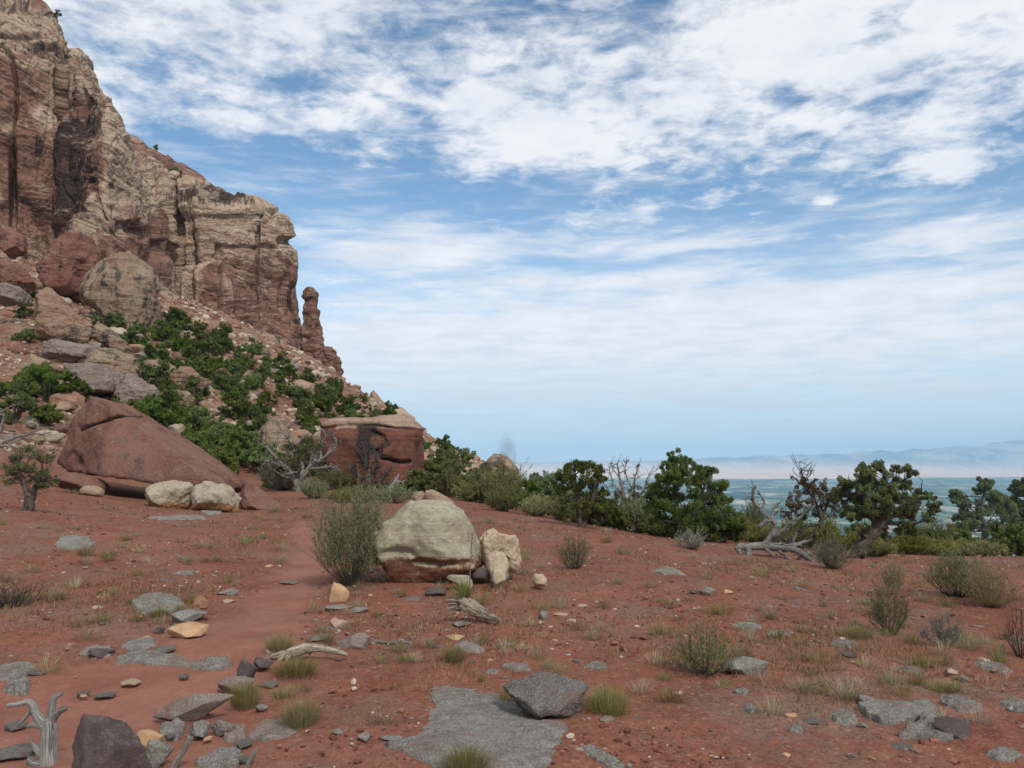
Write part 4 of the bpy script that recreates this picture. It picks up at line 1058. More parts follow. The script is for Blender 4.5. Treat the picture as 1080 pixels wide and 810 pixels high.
outline_boulder('cream_stone', 'small cream stone alone right of the cream rocks', 'rock', [(561, 611), (564, 605), (572, 605), (577, 611), (575, 617), (564, 617)], 10.4, .2, M['cream_rock'], 58, 4, .08, .4)
outline_boulder('tan_stone', 'long tan stone seen over the top of the large pale boulder', 'rock', [(447, 527), (449, 518), (456, 516), (470, 523), (480, 530), (478, 536), (460, 534)], 18, .5, M['tan_rock'], 59, 4, .05, .4)
outline_boulder('tan_stone', 'rounded tan stone left of the long one over the large boulder', 'rock', [(434, 525), (437, 519), (445, 518), (451, 523), (450, 531), (437, 531)], 18.3, .5, M['tan_rock'], 60, 4, .05, .4)

# ------------------------------------------------------------------ bedrock and flat stones (picture outlines laid on the ground)
slab('bedrock_sheet', 'broad flat grey bedrock sheet at the bottom centre', 'bedrock', [(447, 728), (470, 724), (510, 727), (528, 733), (545, 742), (575, 752), (594, 762), (602, 772), (600, 786), (586, 798), (570, 812), (545, 822), (500, 824), (455, 816), (425, 800), (402, 785), (430, 778), (447, 760), (449, 742)], M['grey_slab'], 61, .045, ragged=.05, edge=.05, dome=.4, n=220)
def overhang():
    outline_boulder('overhanging_rock', 'grey undercut rock with a painted shaded tone behind the bedrock sheet between green tufts', 'rock', [(530, 722), (548, 713), (570, 708), (594, 713), (621, 719), (616, 732), (608, 750), (580, 754), (552, 746)], 5.42, .55, M['shaded_slab'], 62, 6, .13, .5, [(0, 1.3, .80), (.10, -.28, .86)], 40, sink=.25, chips=6)
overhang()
outline_boulder('flat_stone', 'thick pointed slab tilted up beside the left side of the trail', 'flat rock', [(161, 755), (180, 740), (203, 731), (235, 731), (246, 735), (232, 744), (210, 756), (196, 763), (186, 760)], gnd(200, 757)[1], .55, M['warm_slab'], 63, 6, .05, 1.0, [(-.15, 1.3, .62), (.2, -.8, .8)], 40, sink=.15, chips=2)
FLAT = [  # name, label, outline, material, thickness
 ('long grey bedrock strip crossing the left side of the trail', [(120, 693), (135, 687), (165, 688), (192, 691), (214, 699), (190, 700), (160, 698), (125, 698)], 'grey_slab', .03),
 ('large flat grey slab with tufts beside the orange stone', [(138, 638), (148, 628), (172, 626), (190, 632), (196, 641), (180, 647), (160, 650), (142, 646)], 'grey_slab', .07),
 ('grey slab cut by the left edge below the dry tuft', [(-12, 706), (6, 701), (26, 698), (38, 704), (24, 712), (2, 717), (-12, 716)], 'grey_slab', .04),
 ('round flat grey stone near the left edge above the dead branch', [(4, 725), (14, 715), (26, 712), (32, 720), (28, 729), (14, 732)], 'grey_slab', .05),
 ('low warm grey slab with a lifted edge on the left', [(80, 690), (86, 683), (104, 681), (120, 684), (119, 692), (100, 695)], 'warm_slab', .05),
 ('grey slab patch above the long bedrock strip', [(126, 682), (140, 674), (162, 671), (165, 680), (150, 686)], 'grey_slab', .03),
 ('grey flat stone between the bedrock strip and the trail edge', [(200, 702), (215, 694), (240, 694), (246, 698), (232, 704)], 'grey_slab', .03),
 ('grey flat stone beneath the thick leaning slab', [(166, 778), (172, 764), (188, 760), (196, 766), (190, 776)], 'grey_slab', .05),
 ('flat grey slab with a dark lip in the slab cluster at lower right', [(906, 748), (908, 740), (930, 740), (955, 746), (985, 744), (986, 756), (965, 762), (935, 764), (915, 756)], 'grey_slab', .075),
 ('rounded grey slab in front of the dark lipped slab', [(946, 778), (962, 768), (972, 760), (992, 760), (1008, 772), (1004, 781), (980, 782)], 'grey_slab', .09),
 ('pointed grey slab at the back of the lower right cluster', [(990, 734), (1005, 733), (1025, 738), (1040, 748), (1032, 756), (1008, 752), (996, 744)], 'grey_slab', .05),
 ('oval grey stone left of the lower right slab cluster', [(872, 758), (884, 750), (900, 752), (906, 762), (894, 767), (880, 765)], 'grey_slab', .05),
 ('grey slab cut by the right edge low in the picture', [(1050, 742), (1064, 736), (1084, 742), (1090, 756), (1072, 752)], 'grey_slab', .04),
 ('thin dark slab on the right above the cream pebbles', [(1020, 700), (1036, 697), (1058, 702), (1070, 710), (1064, 714), (1044, 708)], 'grey_slab', .05),
 ('flat grey stone at the right edge bottom corner', [(1035, 796), (1052, 788), (1070, 790), (1086, 797), (1072, 806), (1048, 802)], 'grey_slab', .04),
 ('grey strip of bedrock right of the bedrock sheet', [(606, 786), (618, 782), (636, 790), (654, 802), (668, 815), (650, 816), (630, 804)], 'grey_slab', .02),
 ('pale grey flat stone right of the overhanging rock', [(614, 703), (622, 699), (636, 699), (642, 704), (632, 708)], 'grey_slab', .03),
 ('flat grey stone just behind the overhanging rock', [(525, 703), (540, 700), (558, 701), (562, 708), (545, 710)], 'grey_slab', .03),
 ('grey slab below the splintered log', [(478, 683), (490, 676), (505, 680), (514, 688), (500, 690)], 'warm_slab', .04),
 ('grey flat stone left of the bedrock sheet and below the log', [(508, 709), (518, 705), (528, 708), (524, 713)], 'grey_slab', .02),
 ('wide pale flat stone on the plain by the triangular boulder', [(156, 546), (185, 543), (214, 544), (216, 548), (180, 549)], 'grey_slab', .06),
 ('flat grey stone with grass at the left edge of the plain', [(55, 577), (64, 568), (84, 567), (100, 573), (98, 580), (72, 580)], 'grey_slab', .08),
 ('thin flat stone on the plain left of the trail', [(182, 606), (192, 602), (206, 603), (204, 608)], 'grey_slab', .05),
 ('flat stone on the plain under the pale boulder pair', [(212, 540), (222, 537), (234, 538), (233, 543), (218, 544)], 'grey_slab', .10),
 ('pale flat bedrock right of the cream rocks', [(684, 603), (700, 599), (720, 602), (724, 607), (700, 608)], 'grey_slab', .05),
 ('flat bedrock shelf at the foot of the leafy tree row', [(720, 566), (745, 563), (760, 566), (752, 570), (728, 570)], 'grey_slab', .05),
 ('pale bedrock patch above the twiggy bush', [(770, 660), (782, 656), (800, 659), (806, 664), (790, 667)], 'grey_slab', .04),
 ('broken pale bedrock streak right of the twiggy bush', [(805, 668), (820, 664), (838, 668), (834, 672), (815, 672)], 'grey_slab', .03),
 ('small flat grey stone below the twiggy bush', [(772, 730), (782, 724), (792, 728), (786, 734)], 'grey_slab', .03),
 ('pale shard below and right of the twiggy bush', [(784, 748), (791, 741), (798, 748), (794, 754)], 'grey_slab', .03),
 ('round grey slab alone in the lower right soil', [(830, 770), (838, 764), (848, 767), (845, 774), (834, 774)], 'grey_slab', .025),
 ('grey gravelly bedrock left of the bright green tuft', [(262, 775), (275, 758), (300, 756), (314, 770), (300, 778), (280, 780)], 'warm_slab', .015),
 ('flat grey sheet at the lower left of the bright green tuft', [(205, 800), (225, 790), (250, 786), (262, 795), (240, 806), (215, 808)], 'grey_slab', .015),
 ('flat grey sheet under the dark purple boulder', [(232, 770), (246, 764), (262, 768), (258, 776), (240, 778)], 'warm_slab', .03),
 ('small flat stone at the trail beside the green tufts', [(228, 800), (244, 797), (252, 803), (240, 812)], 'grey_slab', .02),
]
for i, (lb, pts, mk, th) in enumerate(FLAT):
    slab('flat_stone', lb, 'flat rock', pts, M[mk], 71 + i, th, ragged=.09, edge=.06, dome=.35, n=96)

# ------------------------------------------------------------------ loose stones (picture boxes)
BOX = [
 ('dark_boulder', 'dark purple boulder at the bottom left beside the dead branch', 60, 150, 754, 826, 'dark_rock', .85, 6, .10),
 ('orange_stone', 'blocky orange stone at the end of the large flat slab', 172, 208, 652, 671, 'ochre_rock', .6, 5, .06),
 ('grey_stone', 'grey stone resting behind the blocky orange stone', 176, 208, 640, 657, 'grey_slab', .6, 5, .08),
 ('red_stone', 'small red stone leaning behind the large flat slab', 199, 216, 627, 643, 'orange_rock', .8, 4, .07),
 ('grey_stone', 'small grey stone left of the blocky orange stone', 160, 171, 659, 668, 'dark_rock', .7, 4, .08),
 ('ochre_stone', 'ochre stone leaning on the dark purple boulder', 132, 166, 766, 790, 'ochre_rock', .7, 5, .08),
 ('grey_stone', 'pitted grey block between the dark boulder and the thick slab', 144, 174, 777, 806, 'grey_slab', .75, 5, .10),
 ('ochre_stone', 'small flat ochre chip on the pitted grey block', 152, 164, 783, 790, 'ochre_rock', .6, 3, .06),
 ('grey_stone', 'rounded grey stone under the thick leaning slab', 198, 220, 758, 777, 'grey_slab', .7, 4, .09),
 ('grey_stone', 'pale speckled stone right of the thick leaning slab', 220, 246, 757, 774, 'grey_slab', .7, 4, .12),
 ('grey_stone', 'grey wedge stone left of the branch log', 226, 262, 709, 730, 'warm_slab', .65, 5, .06),
 ('grey_stone', 'dark grey stone standing behind the wedge stone', 247, 266, 695, 714, 'dark_rock', .8, 4, .08),
 ('grey_stone', 'dark blocky stone at the left end of the branch log', 263, 286, 692, 706, 'dark_rock', .7, 4, .06),
 ('grey_stone', 'smooth grey rounded stone right of the branch log', 356, 392, 663, 685, 'warm_slab', .65, 5, .06),
 ('pink_stone', 'pinkish stone behind the rounded grey stone', 344, 362, 649, 664, 'pink_rock', .7, 4, .09),
 ('cream_stone', 'upright pointed tan stone beside the big sagebrush', 344, 366, 613, 635, 'ochre_rock', .9, 5, .10),
 ('grey_stone', 'flat grey stone below the upright tan stone', 338, 371, 636, 644, 'grey_slab', .5, 4, .08),
 ('grey_stone', 'flat grey stone, the right of two below the upright tan stone', 368, 387, 639, 648, 'grey_slab', .5, 4, .08),
 ('grey_stone', 'dark grey block in front of the large pale boulder', 449, 471, 618, 629, 'dark_rock', .65, 4, .08),
 ('grey_stone', 'blue grey flat stone left of the splintered log', 475, 496, 654, 662, 'grey_slab', .4, 4, .08),
 ('ochre_stone', 'flat orange stone near the end of the dry twig', 470, 490, 667, 675, 'ochre_rock', .4, 4, .07),
 ('grey_stone', 'small grey stone right of the splintered log', 568, 580, 641, 653, 'grey_slab', .7, 4, .08),
 ('pink_stone', 'pale pink flat stone right of the splintered log', 584, 600, 645, 650, 'pink_rock', .4, 3, .06),
 ('grey_stone', 'long grey stone behind the twiggy bush', 764, 814, 690, 712, 'grey_slab', .6, 5, .06),
 ('grey_stone', 'pale grey stone standing in the middle right plain', 740, 757, 618, 629, 'grey_slab', .7, 4, .09),
 ('grey_stone', 'dark stone left of the pale one in the middle right plain', 727, 742, 620, 627, 'dark_rock', .6, 4, .08),
 ('ochre_stone', 'small yellow stone right of the pale grey stone', 764, 774, 621, 627, 'ochre_rock', .7, 3, .08),
 ('grey_stone', 'dark grey boulder in the slab cluster at lower right', 994, 1036, 751, 779, 'dark_rock', .65, 5, .07),
 ('grey_stone', 'bluish stone in front of the yellow green tuft', 630, 648, 754, 763, 'grey_slab', .6, 4, .08),
 ('pink_stone', 'pinkish stones beside the tuft near the right edge', 1000, 1014, 704, 713, 'pink_rock', .6, 4, .1),
 ('pink_stone', 'pale round stone under the thin dark slab', 1035, 1047, 693, 701, 'pink_rock', .6, 4, .08),
 ('grey_stone', 'blue grey stone left of the thin dark slab', 1013, 1028, 711, 720, 'grey_slab', .5, 4, .08),
 ('grey_stone', 'small angular grey stone left of the bedrock sheet', 376, 390, 769, 782, 'grey_slab', .5, 4, .1),
 ('grey_stone', 'small grey stone up left of the angular one', 350, 361, 767, 775, 'grey_slab', .5, 4, .1),
 ('flat_stone', 'thin grey flake at the left tip of the bedrock sheet', 402, 425, 773, 780, 'grey_slab', .4, 4, .08),
 ('grey_stone', 'blue grey stone on the trail edge left of the green tuft', 268, 280, 742, 750, 'grey_slab', .6, 4, .08),
 ('grey_stone', 'grey stone up on the trail side above the orange stone', 228, 246, 618, 627, 'grey_slab', .5, 4, .08),
 ('pink_stone', 'pale pink chip under the stone on the trail side', 231, 244, 631, 636, 'pink_rock', .4, 3, .08),
 ('pink_stone', 'small brown stone on the low warm grey slab', 86, 116, 682, 694, 'dark_rock', .6, 4, .08),
 ('orange_stone', 'small orange stone above the low warm grey slab', 65, 75, 677, 686, 'orange_rock', .7, 3, .08),
 ('ochre_stone', 'orange flat stone alone at the right of the lower soil', 912, 926, 796, 802, 'orange_rock', .5, 3, .08),
 ('dark_stone', 'dark little rock under the pale bush at the right', 888, 906, 686, 694, 'dark_rock', .6, 4, .1),
 ('grey_stone', 'grey pointed stone left of the dark little rock', 891, 900, 679, 687, 'grey_slab', .8, 4, .1),
 ('grey_stone', 'grey stone beside the slab with a dark lip', 906, 918, 760, 768, 'grey_slab', .6, 4, .1),
 ('ochre_stone', 'yellowish stone in the gravel below the twiggy bush', 826, 836, 793, 799, 'ochre_rock', .6, 3, .1),
 ('ochre_stone', 'pale orange pebble by the lower right gravel', 828, 842, 751, 757, 'ochre_rock', .5, 3, .1),
]
for i, (nm, lb, a, b, c_, d_, mk, fr, sub, rg) in enumerate(BOX):
    box_stone(nm, lb, 'boulder' if 'boulder' in nm else 'stone', a, b, c_, d_, M[mk], 131 + i, fr, sub, rg)

# many little flat stones that nothing tells apart: unit shapes, copied
rs = random.Random(77)
def unit_stone(name, seed, m, flat):
    rng = random.Random(seed); pl, ds = rnd_planes(rng, 13, 1.0); v, f = stone_shape(pl, ds, 4, seed, .10, 40)
    v = v / (np.ptp(v, axis=0) / 2) * np.array([.5, .36 + .2 * rng.random(), flat]); mb = MB(); mb.add(v, f); me = mb.mesh(name); me.materials.append(m); return me
FLATS = [unit_stone('flat_pebble', 300 + k, M[mk], .10 + .03 * k) for k, mk in enumerate(['grey_slab', 'grey_slab', 'warm_slab', 'grey_slab'])]
CHIPS = [unit_stone('pale_chip', 320 + k, M[mk], .22) for k, mk in enumerate(['pink_rock', 'ochre_rock', 'cream_rock', 'orange_rock'])]
SCAT = []
def scatter_stones(n, pool, name, label, group, box, wr, seed):
    r = random.Random(seed)
    for _ in range(n):
        px, py = r.uniform(box[0], box[1]), box[2] + (box[3] - box[2]) * r.random() ** .8
        g = gnd(px, py)
        if g[1] > 60: continue
        o = link(name, pool[r.randrange(len(pool))]); s = max(wr[0], r.lognormvariate(math.log(wr[1]), .45)) * (.55 + .06 * g[1])
        o.location = g - np.array([0, 0, .03 * s]); o.scale = (s, s, s); o.rotation_euler = (r.uniform(-.12, .12), r.uniform(-.12, .12), r.uniform(-.5, .5) + (math.pi if r.random() < .5 else 0))
        tag(o, label, 'stone', group)
scatter_stones(78, FLATS, 'small_flat_stone', 'small flat grey stone half sunk in the open red soil', 'small flat grey stones on the soil', (0, 1080, 585, 805), (.05, .12), 5)
scatter_stones(48, CHIPS, 'stone_chip', 'little pale chip of stone lying on the open red soil', 'pale stone chips on the soil', (0, 1080, 580, 805), (.03, .065), 6)

# blocks of rubble over the talus slope
RUB = [unit_stone('rubble_block', 340 + k, M[mk], .34) for k, mk in enumerate(['far_tan', 'far_orange', 'far_grey', 'far_tan', 'pale_rock', 'far_red'])]
def rubble():
    r = random.Random(12); n = 0
    while n < 290:
        px, py = r.uniform(0, 540), r.uniform(262, 500)
        top = np.interp(px, [0, 160, 260, 320, 345, 405, 470, 540], [285, 320, 356, 392, 394, 433, 474, 497])
        if py < top + 1: continue
        g = gnd(px, py)
        if hill_mask(np.array([g[0]]), np.array([g[1]]))[0] < .6 or g[1] > 250: continue
        s = min(r.lognormvariate(math.log(.0145), .55), .042) * g[1]
        o = link('rubble_block', RUB[r.randrange(len(RUB))]); o.location = g + np.array([0, 0, .06 * s]); o.scale = (s, s * r.uniform(.8, 1.3), s * r.uniform(.7, 1.3))
        o.rotation_euler = (r.uniform(-.35, .35), r.uniform(-.35, .35), r.uniform(0, 6.28)); n += 1
        tag(o, 'fallen block of rubble among the bushes on the talus slope', 'rock', 'fallen blocks on the talus slope')
rubble()


def gravel():
    """the loose gravel over the soil: one mass"""
    m, t, o = mat('gravel_stones'); tn = t.attr('tone')
    col = t.ramp(tn, [(.0, (.075, .030, .022)), (.35, (.20, .075, .048)), (.62, (.29, .125, .085)), (.76, (.15, .12, .105)), (.88, (.30, .28, .25)), (.985, (.46, .37, .28))])
    t.link(t.principled(col, .9, None, .15), o.inputs[0])
    rng = np.random.default_rng(4); n = 30000
    px = rng.uniform(-160, 1240, n); Y = np.exp(rng.uniform(math.log(3.6), math.log(30), n)); x = (px - 540) / F * Y
    dens = fbm(np.stack([x * .5, Y * .5, 0 * x], 1), 4, .6, 60)
    keep = (trail_dist(x, Y) > rng.uniform(.6, 1.8, n)) & (dens > rng.uniform(-.5, .75, n)); x, Y = x[keep], Y[keep]; n = len(x)
    z = H(x, Y); s = np.minimum(rng.lognormal(math.log(.0085), .55, n), .035) * (.75 + .05 * Y)
    d, f = ico(1); k = len(d)
    j = rng.uniform(.65, 1.2, (n, k)); a = rng.uniform(0, 6.28, n); el = rng.uniform(.7, 1.5, n)
    v = d[None] * j[..., None] * s[:, None, None] * np.stack([el, 1 / el, rng.uniform(.35, .8, n)], 1)[:, None]
    ca, sa = np.cos(a)[:, None], np.sin(a)[:, None]; v = np.stack([v[..., 0] * ca - v[..., 1] * sa, v[..., 0] * sa + v[..., 1] * ca, v[..., 2]], -1)
    v = v + np.stack([x, Y, z + s * .2], 1)[:, None]
    fs = (f[None] + (np.arange(n) * k)[:, None, None]).reshape(-1, 3)
    mb = MB(); mb.add(v.reshape(-1, 3), fs, tone=np.repeat(rng.uniform(0, 1, n) ** 1.25, k))
    # rubble of the talus slope
    n = 26000; px = rng.uniform(-60, 560, n); Y = np.exp(rng.uniform(math.log(44), math.log(215), n)); x = (px - 540) / F * Y
    keep = (hill_mask(x, Y) > .5) & (fbm(np.stack([x * .07, Y * .07, 0 * x], 1), 4, .6, 61) > rng.uniform(-.9, .4, n)); x, Y = x[keep], Y[keep]; n2 = len(x); z = H(x, Y)
    s = np.minimum(rng.lognormal(math.log(.0017), .55, n2), .006) * Y
    j = rng.uniform(.6, 1.25, (n2, k)); v = d[None] * j[..., None] * s[:, None, None] * np.array([1.2, 1, .75]) + np.stack([x, Y, z + s * .2], 1)[:, None]
    rb = MB(); rb.add(v.reshape(-1, 3), (f[None] + (np.arange(n2) * k)[:, None, None]).reshape(-1, 3), tone=np.repeat(np.clip(rng.uniform(.2, 1.15, n2), 0, 1), k))
    m2, t, o = mat('talus_stones'); tn = t.attr('tone')
    t.link(t.principled(t.ramp(tn, [(.15, (.15, .065, .042)), (.4, (.26, .135, .09)), (.62, (.34, .23, .16)), (.8, (.27, .215, .17)), (.97, (.46, .37, .28))]), .9, None, .1), o.inputs[0])
    tag(rb.build('rubble', m2, smooth=False), 'small broken rubble covering the talus slope', 'rubble', kind='stuff')
    tag(mb.build('gravel', m, smooth=False), 'loose red and grey gravel strewn over the soil', 'gravel', kind='stuff')
gravel()
# ------------------------------------------------------------------ trees with crowns traced clump by clump
px_tree('juniper_tree', 'tallest dark green juniper with a pointed top right of the leafy row', 'tree', 716, 567, None,
    [(711, 483, 8), (719, 489, 8), (704, 493, 8), (700, 504, 9), (713, 502, 10), (724, 504, 9), (742, 497, 8), (748, 503, 8), (735, 510, 9), (755, 512, 9), (694, 517, 10), (706, 520, 11), (720, 522, 12), (740, 526, 12), (756, 527, 11), (766, 528, 8), (688, 530, 9),
     (700, 536, 12), (718, 541, 13), (736, 545, 13), (752, 545, 13), (768, 543, 11), (777, 548, 8), (690, 548, 10), (704, 556, 11), (722, 558, 12), (742, 560, 11), (760, 559, 11), (774, 561, 9), (782, 556, 6)],
    [[(716, 570, 4), (714, 540, 3.2), (712, 510, 2), (711, 486, 1)], [(718, 568, 3), (734, 540, 2.2), (744, 510, 1.2)]], M['juniper'], M['bark'], 1, per=900, leafpx=2.0, extra=.8, sub=12)
px_tree('juniper_tree', 'open topped dark juniper left of the bare grey branches', 'tree', 612, 556, 30,
    [(595, 500, 8), (604, 493, 7), (613, 490, 7), (622, 492, 7), (632, 497, 7), (637, 505, 6), (588, 510, 8), (600, 509, 9), (616, 505, 9), (628, 512, 8), (592, 523, 9), (607, 522, 9), (622, 526, 9), (636, 520, 6), (598, 537, 10), (614, 540, 9), (630, 538, 9), (642, 532, 7)],
    [[(612, 560, 3), (610, 530, 2.4), (606, 500, 1)], [(614, 558, 2.6), (624, 530, 2), (630, 500, 1)]], M['juniper'], M['darkwood'], 2, per=520, leafpx=2.1, extra=.4, bare=8)
def dead_top():
    Y = 31; base = gcol(662, Y); root = empty('dead_juniper', base, 'bare grey branched tree between the open juniper and the tallest one', 'dead tree')
    mb = MB(); rng = np.random.default_rng(5)
    dead_branches(mb, [[(662, 560, 0, 2.6), (660, 530, 0, 2), (655, 508, .1, 1.4), (652, 488, .2, .7)], [(660, 532, 0, 1.6), (667, 512, -.2, 1.1), (672, 490, -.2, .6)], [(661, 540, 0, 1.6), (678, 520, .3, 1), (688, 498, .4, .5)], [(660, 524, 0, 1.3), (648, 510, .3, .8), (644, 494, .3, .5)], [(666, 515, 0, .8), (661, 500, .3, .6), (662, 486, .3, .4)]], Y, base, rng, 14, .38, 5)
    mb.build('trunk', M['greywood'], root)
    lb = MB(); k = Y / F; cs = np.array([P(a, b, Y + rng.uniform(-.6, .6)) - base for a, b in [(650, 524), (664, 530), (676, 526), (656, 542), (674, 544), (684, 536), (646, 540), (668, 518)]]); clumps(lb, cs, np.full(len(cs), 8 * k), 420, .10, .045, rng); lb.build('crown', M['juniper_grey'], root, smooth=False)
dead_top()
px_tree('juniper_tree', 'gnarled juniper with a thick leaning trunk on the right', 'tree', 905, 589, None,
    [(901, 499, 8), (911, 495, 7), (925, 493, 7), (937, 492, 7), (946, 497, 7), (889, 508, 7), (898, 510, 9), (915, 508, 9), (932, 508, 10), (948, 509, 9), (886, 522, 8), (899, 524, 10), (915, 524, 11), (932, 524, 11), (950, 524, 9), (962, 526, 8), (975, 524, 7), (981, 532, 6),
     (892, 538, 9), (907, 539, 11), (925, 541, 11), (944, 540, 10), (960, 541, 9), (973, 545, 8), (902, 553, 8), (950, 556, 9), (964, 558, 8), (936, 556, 8)],
    [[(902, 592, 8), (908, 578, 7), (920, 562, 6.4), (931, 550, 5.5), (936, 538, 3.5), (930, 515, 1.8)], [(926, 556, 4), (912, 535, 2.6), (902, 512, 1.4)], [(932, 550, 3.6), (950, 536, 2.4), (966, 528, 1.6), (978, 526, .8)], [(930, 552, 3), (948, 552, 1.8), (968, 552, 1)]],
    M['juniper'], M['bark'], 3, per=800, leafpx=2.0, extra=.8, bare=36, sub=10)
px_tree('juniper_tree', 'dark juniper at the right edge with a small upright top', 'tree', 1040, 580, 29,
    [(1042, 508, 6), (1036, 514, 6), (1013, 521, 6), (1010, 530, 7), (1024, 528, 7), (1050, 524, 8), (1062, 528, 8), (1030, 540, 10), (1045, 538, 11), (1060, 543, 11), (1018, 546, 9), (1034, 556, 11), (1050, 557, 11), (1066, 560, 10), (1014, 556, 6)],
    [[(1040, 584, 4), (1038, 560, 3), (1036, 535, 2), (1040, 510, 1)], [(1042, 580, 3), (1056, 555, 2), (1060, 530, 1)]], M['juniper'], M['darkwood'], 4, per=1100, leafpx=2.1, extra=.9, bare=10)
px_tree('juniper_tree', 'dense green juniper cut by the right edge of the picture', 'tree', 1082, 585, 27,
    [(1076, 518, 8), (1086, 512, 9), (1070, 532, 9), (1084, 532, 10), (1072, 548, 9), (1086, 550, 11), (1078, 566, 10), (1090, 568, 10), (1098, 540, 12)],
    [[(1084, 590, 4), (1083, 560, 3), (1084, 520, 1.2)]], M['juniper'], M['bark'], 5, per=1000, leafpx=2.2)
px_tree('juniper_tree', 'little grey green juniper with a bare forked trunk at the left edge', 'tree', 31, 539, None,
    [(12, 484, 6), (20, 478, 7), (32, 474, 6), (42, 480, 7), (50, 487, 6), (11, 496, 6), (24, 492, 8), (37, 492, 8), (49, 498, 7), (55, 506, 5), (16, 505, 6), (30, 505, 8), (44, 508, 7), (52, 512, 5), (34, 482, 7)],
    [[(30, 541, 6), (31, 528, 5), (27, 515, 3), (22, 500, 1.8), (18, 486, 1)], [(32, 530, 4), (36, 516, 2.6), (42, 500, 1.6), (46, 486, .8)]], M['juniper_grey'], M['bark'], 6, per=260, leafpx=1.5, extra=.6, bare=12)


def gnarled():
    b = gcol(317, 43); Y = b[1]; root = empty('gnarled_tree', b, 'gnarled grey limbed tree with few leaves left of the square boulder', 'tree'); rng = np.random.default_rng(11); mb = MB()
    dead_branches(mb, [[(316, 526, 0, 5), (314, 512, 0, 4.2), (308, 502, 0, 3.4), (297, 490, .2, 2.4), (285, 478, .3, 1.6), (278, 470, .4, .9)], [(315, 512, 0, 3.6), (322, 500, -.2, 3), (332, 490, -.3, 2.2), (344, 482, -.3, 1.6), (352, 472, -.2, 1)],
        [(318, 505, 0, 2.6), (316, 490, .5, 1.8), (306, 474, .6, 1.2), (300, 462, .6, .7)], [(328, 494, -.2, 2.2), (338, 494, -.6, 1.6), (350, 492, -.7, 1), (358, 494, -.7, .6)], [(340, 485, -.3, 1.5), (338, 472, 0, 1.1), (342, 460, .2, .8), (338, 452, .2, .5)], [(346, 480, -.3, 1.2), (354, 468, .3, .8), (348, 458, .4, .5)],
        [(300, 493, .2, 1.6), (290, 488, -.4, 1), (280, 486, -.6, .6)], [(308, 478, .5, 1.2), (316, 466, .2, .9), (322, 458, .1, .5)], [(322, 500, 0, 1.6), (330, 480, .8, 1.1), (326, 466, .9, .6)]], Y, b, rng, 16, .42, 5)
    mb.build('trunk', M['greywood'], root); lb = MB(); k = Y / F
    cs = np.array([P(a, bb, Y + rng.uniform(-.5, .9)) - b for a, bb in [(306, 470), (316, 474), (300, 478), (326, 478), (312, 486), (336, 470), (324, 468)]]); clumps(lb, cs, np.full(len(cs), 8 * k), 420, .11, .05, rng); lb.build('crown', M['juniper_grey'], root, smooth=False)
gnarled()


def dead_thing(name, label, cat, Y, basepx, polys, m, seed, **kw):
    b = gcol(basepx, Y); rng = np.random.default_rng(seed); mb = MB(); dead_branches(mb, polys, Y, b, rng, **kw)
    return tag(mb.build(name, m, None, b), label, cat)


dead_thing('dead_tree', 'dark tangled dead tree against the square boulder', 'dead tree', 44, 392,
    [[(392, 524, 0, 3), (390, 505, 0, 2.2), (386, 485, .1, 1.4), (382, 466, .2, .7)], [(391, 510, 0, 2), (398, 492, -.2, 1.4), (394, 474, -.3, .7)], [(390, 515, 0, 1.8), (380, 502, -.3, 1.2), (374, 490, -.3, .6)], [(392, 516, 0, 1.8), (404, 506, -.4, 1.2), (410, 496, -.4, .7)], [(388, 496, 0, 1.3), (400, 480, .2, .9), (404, 468, .2, .5)]],
    M['darkwood'], 12, twig=26, twl=.5)
dead_thing('driftwood_branch', 'pale broken branch lying at the foot of the square boulder', 'dead wood', 42, 408,
    [[(400, 521, 0, 1.6), (410, 516, 0, 2.6), (416, 509, .1, 2), (420, 500, .1, .9)], [(409, 517, 0, 2.2), (415, 523, -.3, 1.4)], [(400, 522, 0, 1.4), (394, 514, .2, .8)]], M['deadwood'], 13, twig=3)

SNAG_Y = gnd(815, 588)[1]
dead_thing('fallen_dead_tree', 'fallen pale dead tree with spreading limbs left of the gnarled juniper', 'dead tree', SNAG_Y, 815,
    [[(777, 577, 0, 4.1), (790, 577, 0, 4.3), (806, 576, 0, 4.8), (822, 577, 0, 5.0), (836, 579, 0, 4.1), (848, 586, -.1, 3.1), (858, 595, -.2, 2.2)], [(836, 580, 0, 2.9), (850, 585, .2, 2.9), (862, 586, .4, 1.9)], [(790, 578, 0, 3.1), (787, 584, -.2, 3.1), (785, 592, -.4, 2.2)], [(777, 577, 0, 3.1), (781, 586, -.1, 1.9)],
     [(806, 575, 0, 3.8), (813, 566, 0, 3.4), (818, 556, 0, 2.6), (814, 548, 0, 2.2), (805, 538, .2, 1.8), (798, 530, .2, 1.6), (797, 522, .2, 1.4), (800, 513, .2, 1.2)], [(812, 568, 0, 2.9), (822, 560, -.2, 2.6), (832, 550, -.3, 2.2), (842, 540, -.4, 1.4), (852, 532, -.4, 0.8)], [(816, 552, 0, 1.8), (820, 540, .3, 1.4), (830, 530, .4, 1.0)],
     [(814, 549, 0, 1.4), (804, 549, -.2, 1.4), (796, 554, -.3, 1.2)], [(832, 577, 0, 2.6), (837, 568, 0, 2.2), (840, 562, 0, 1.6)], [(836, 576, 0, 2.2), (848, 573, .1, 2.0), (860, 571, .2, 1.2)], [(806, 578, 0, 1.9), (812, 586, -.4, 1.6), (818, 592, -.5, 1.0)], [(820, 580, 0, 1.9), (826, 588, -.4, 1.4), (832, 594, -.5, 1.0)], [(805, 540, .2, 1.3), (812, 530, .4, 1.1), (808, 520, .5, 0.6)]],
    M['greywood'], 14, twig=9, twl=.36)
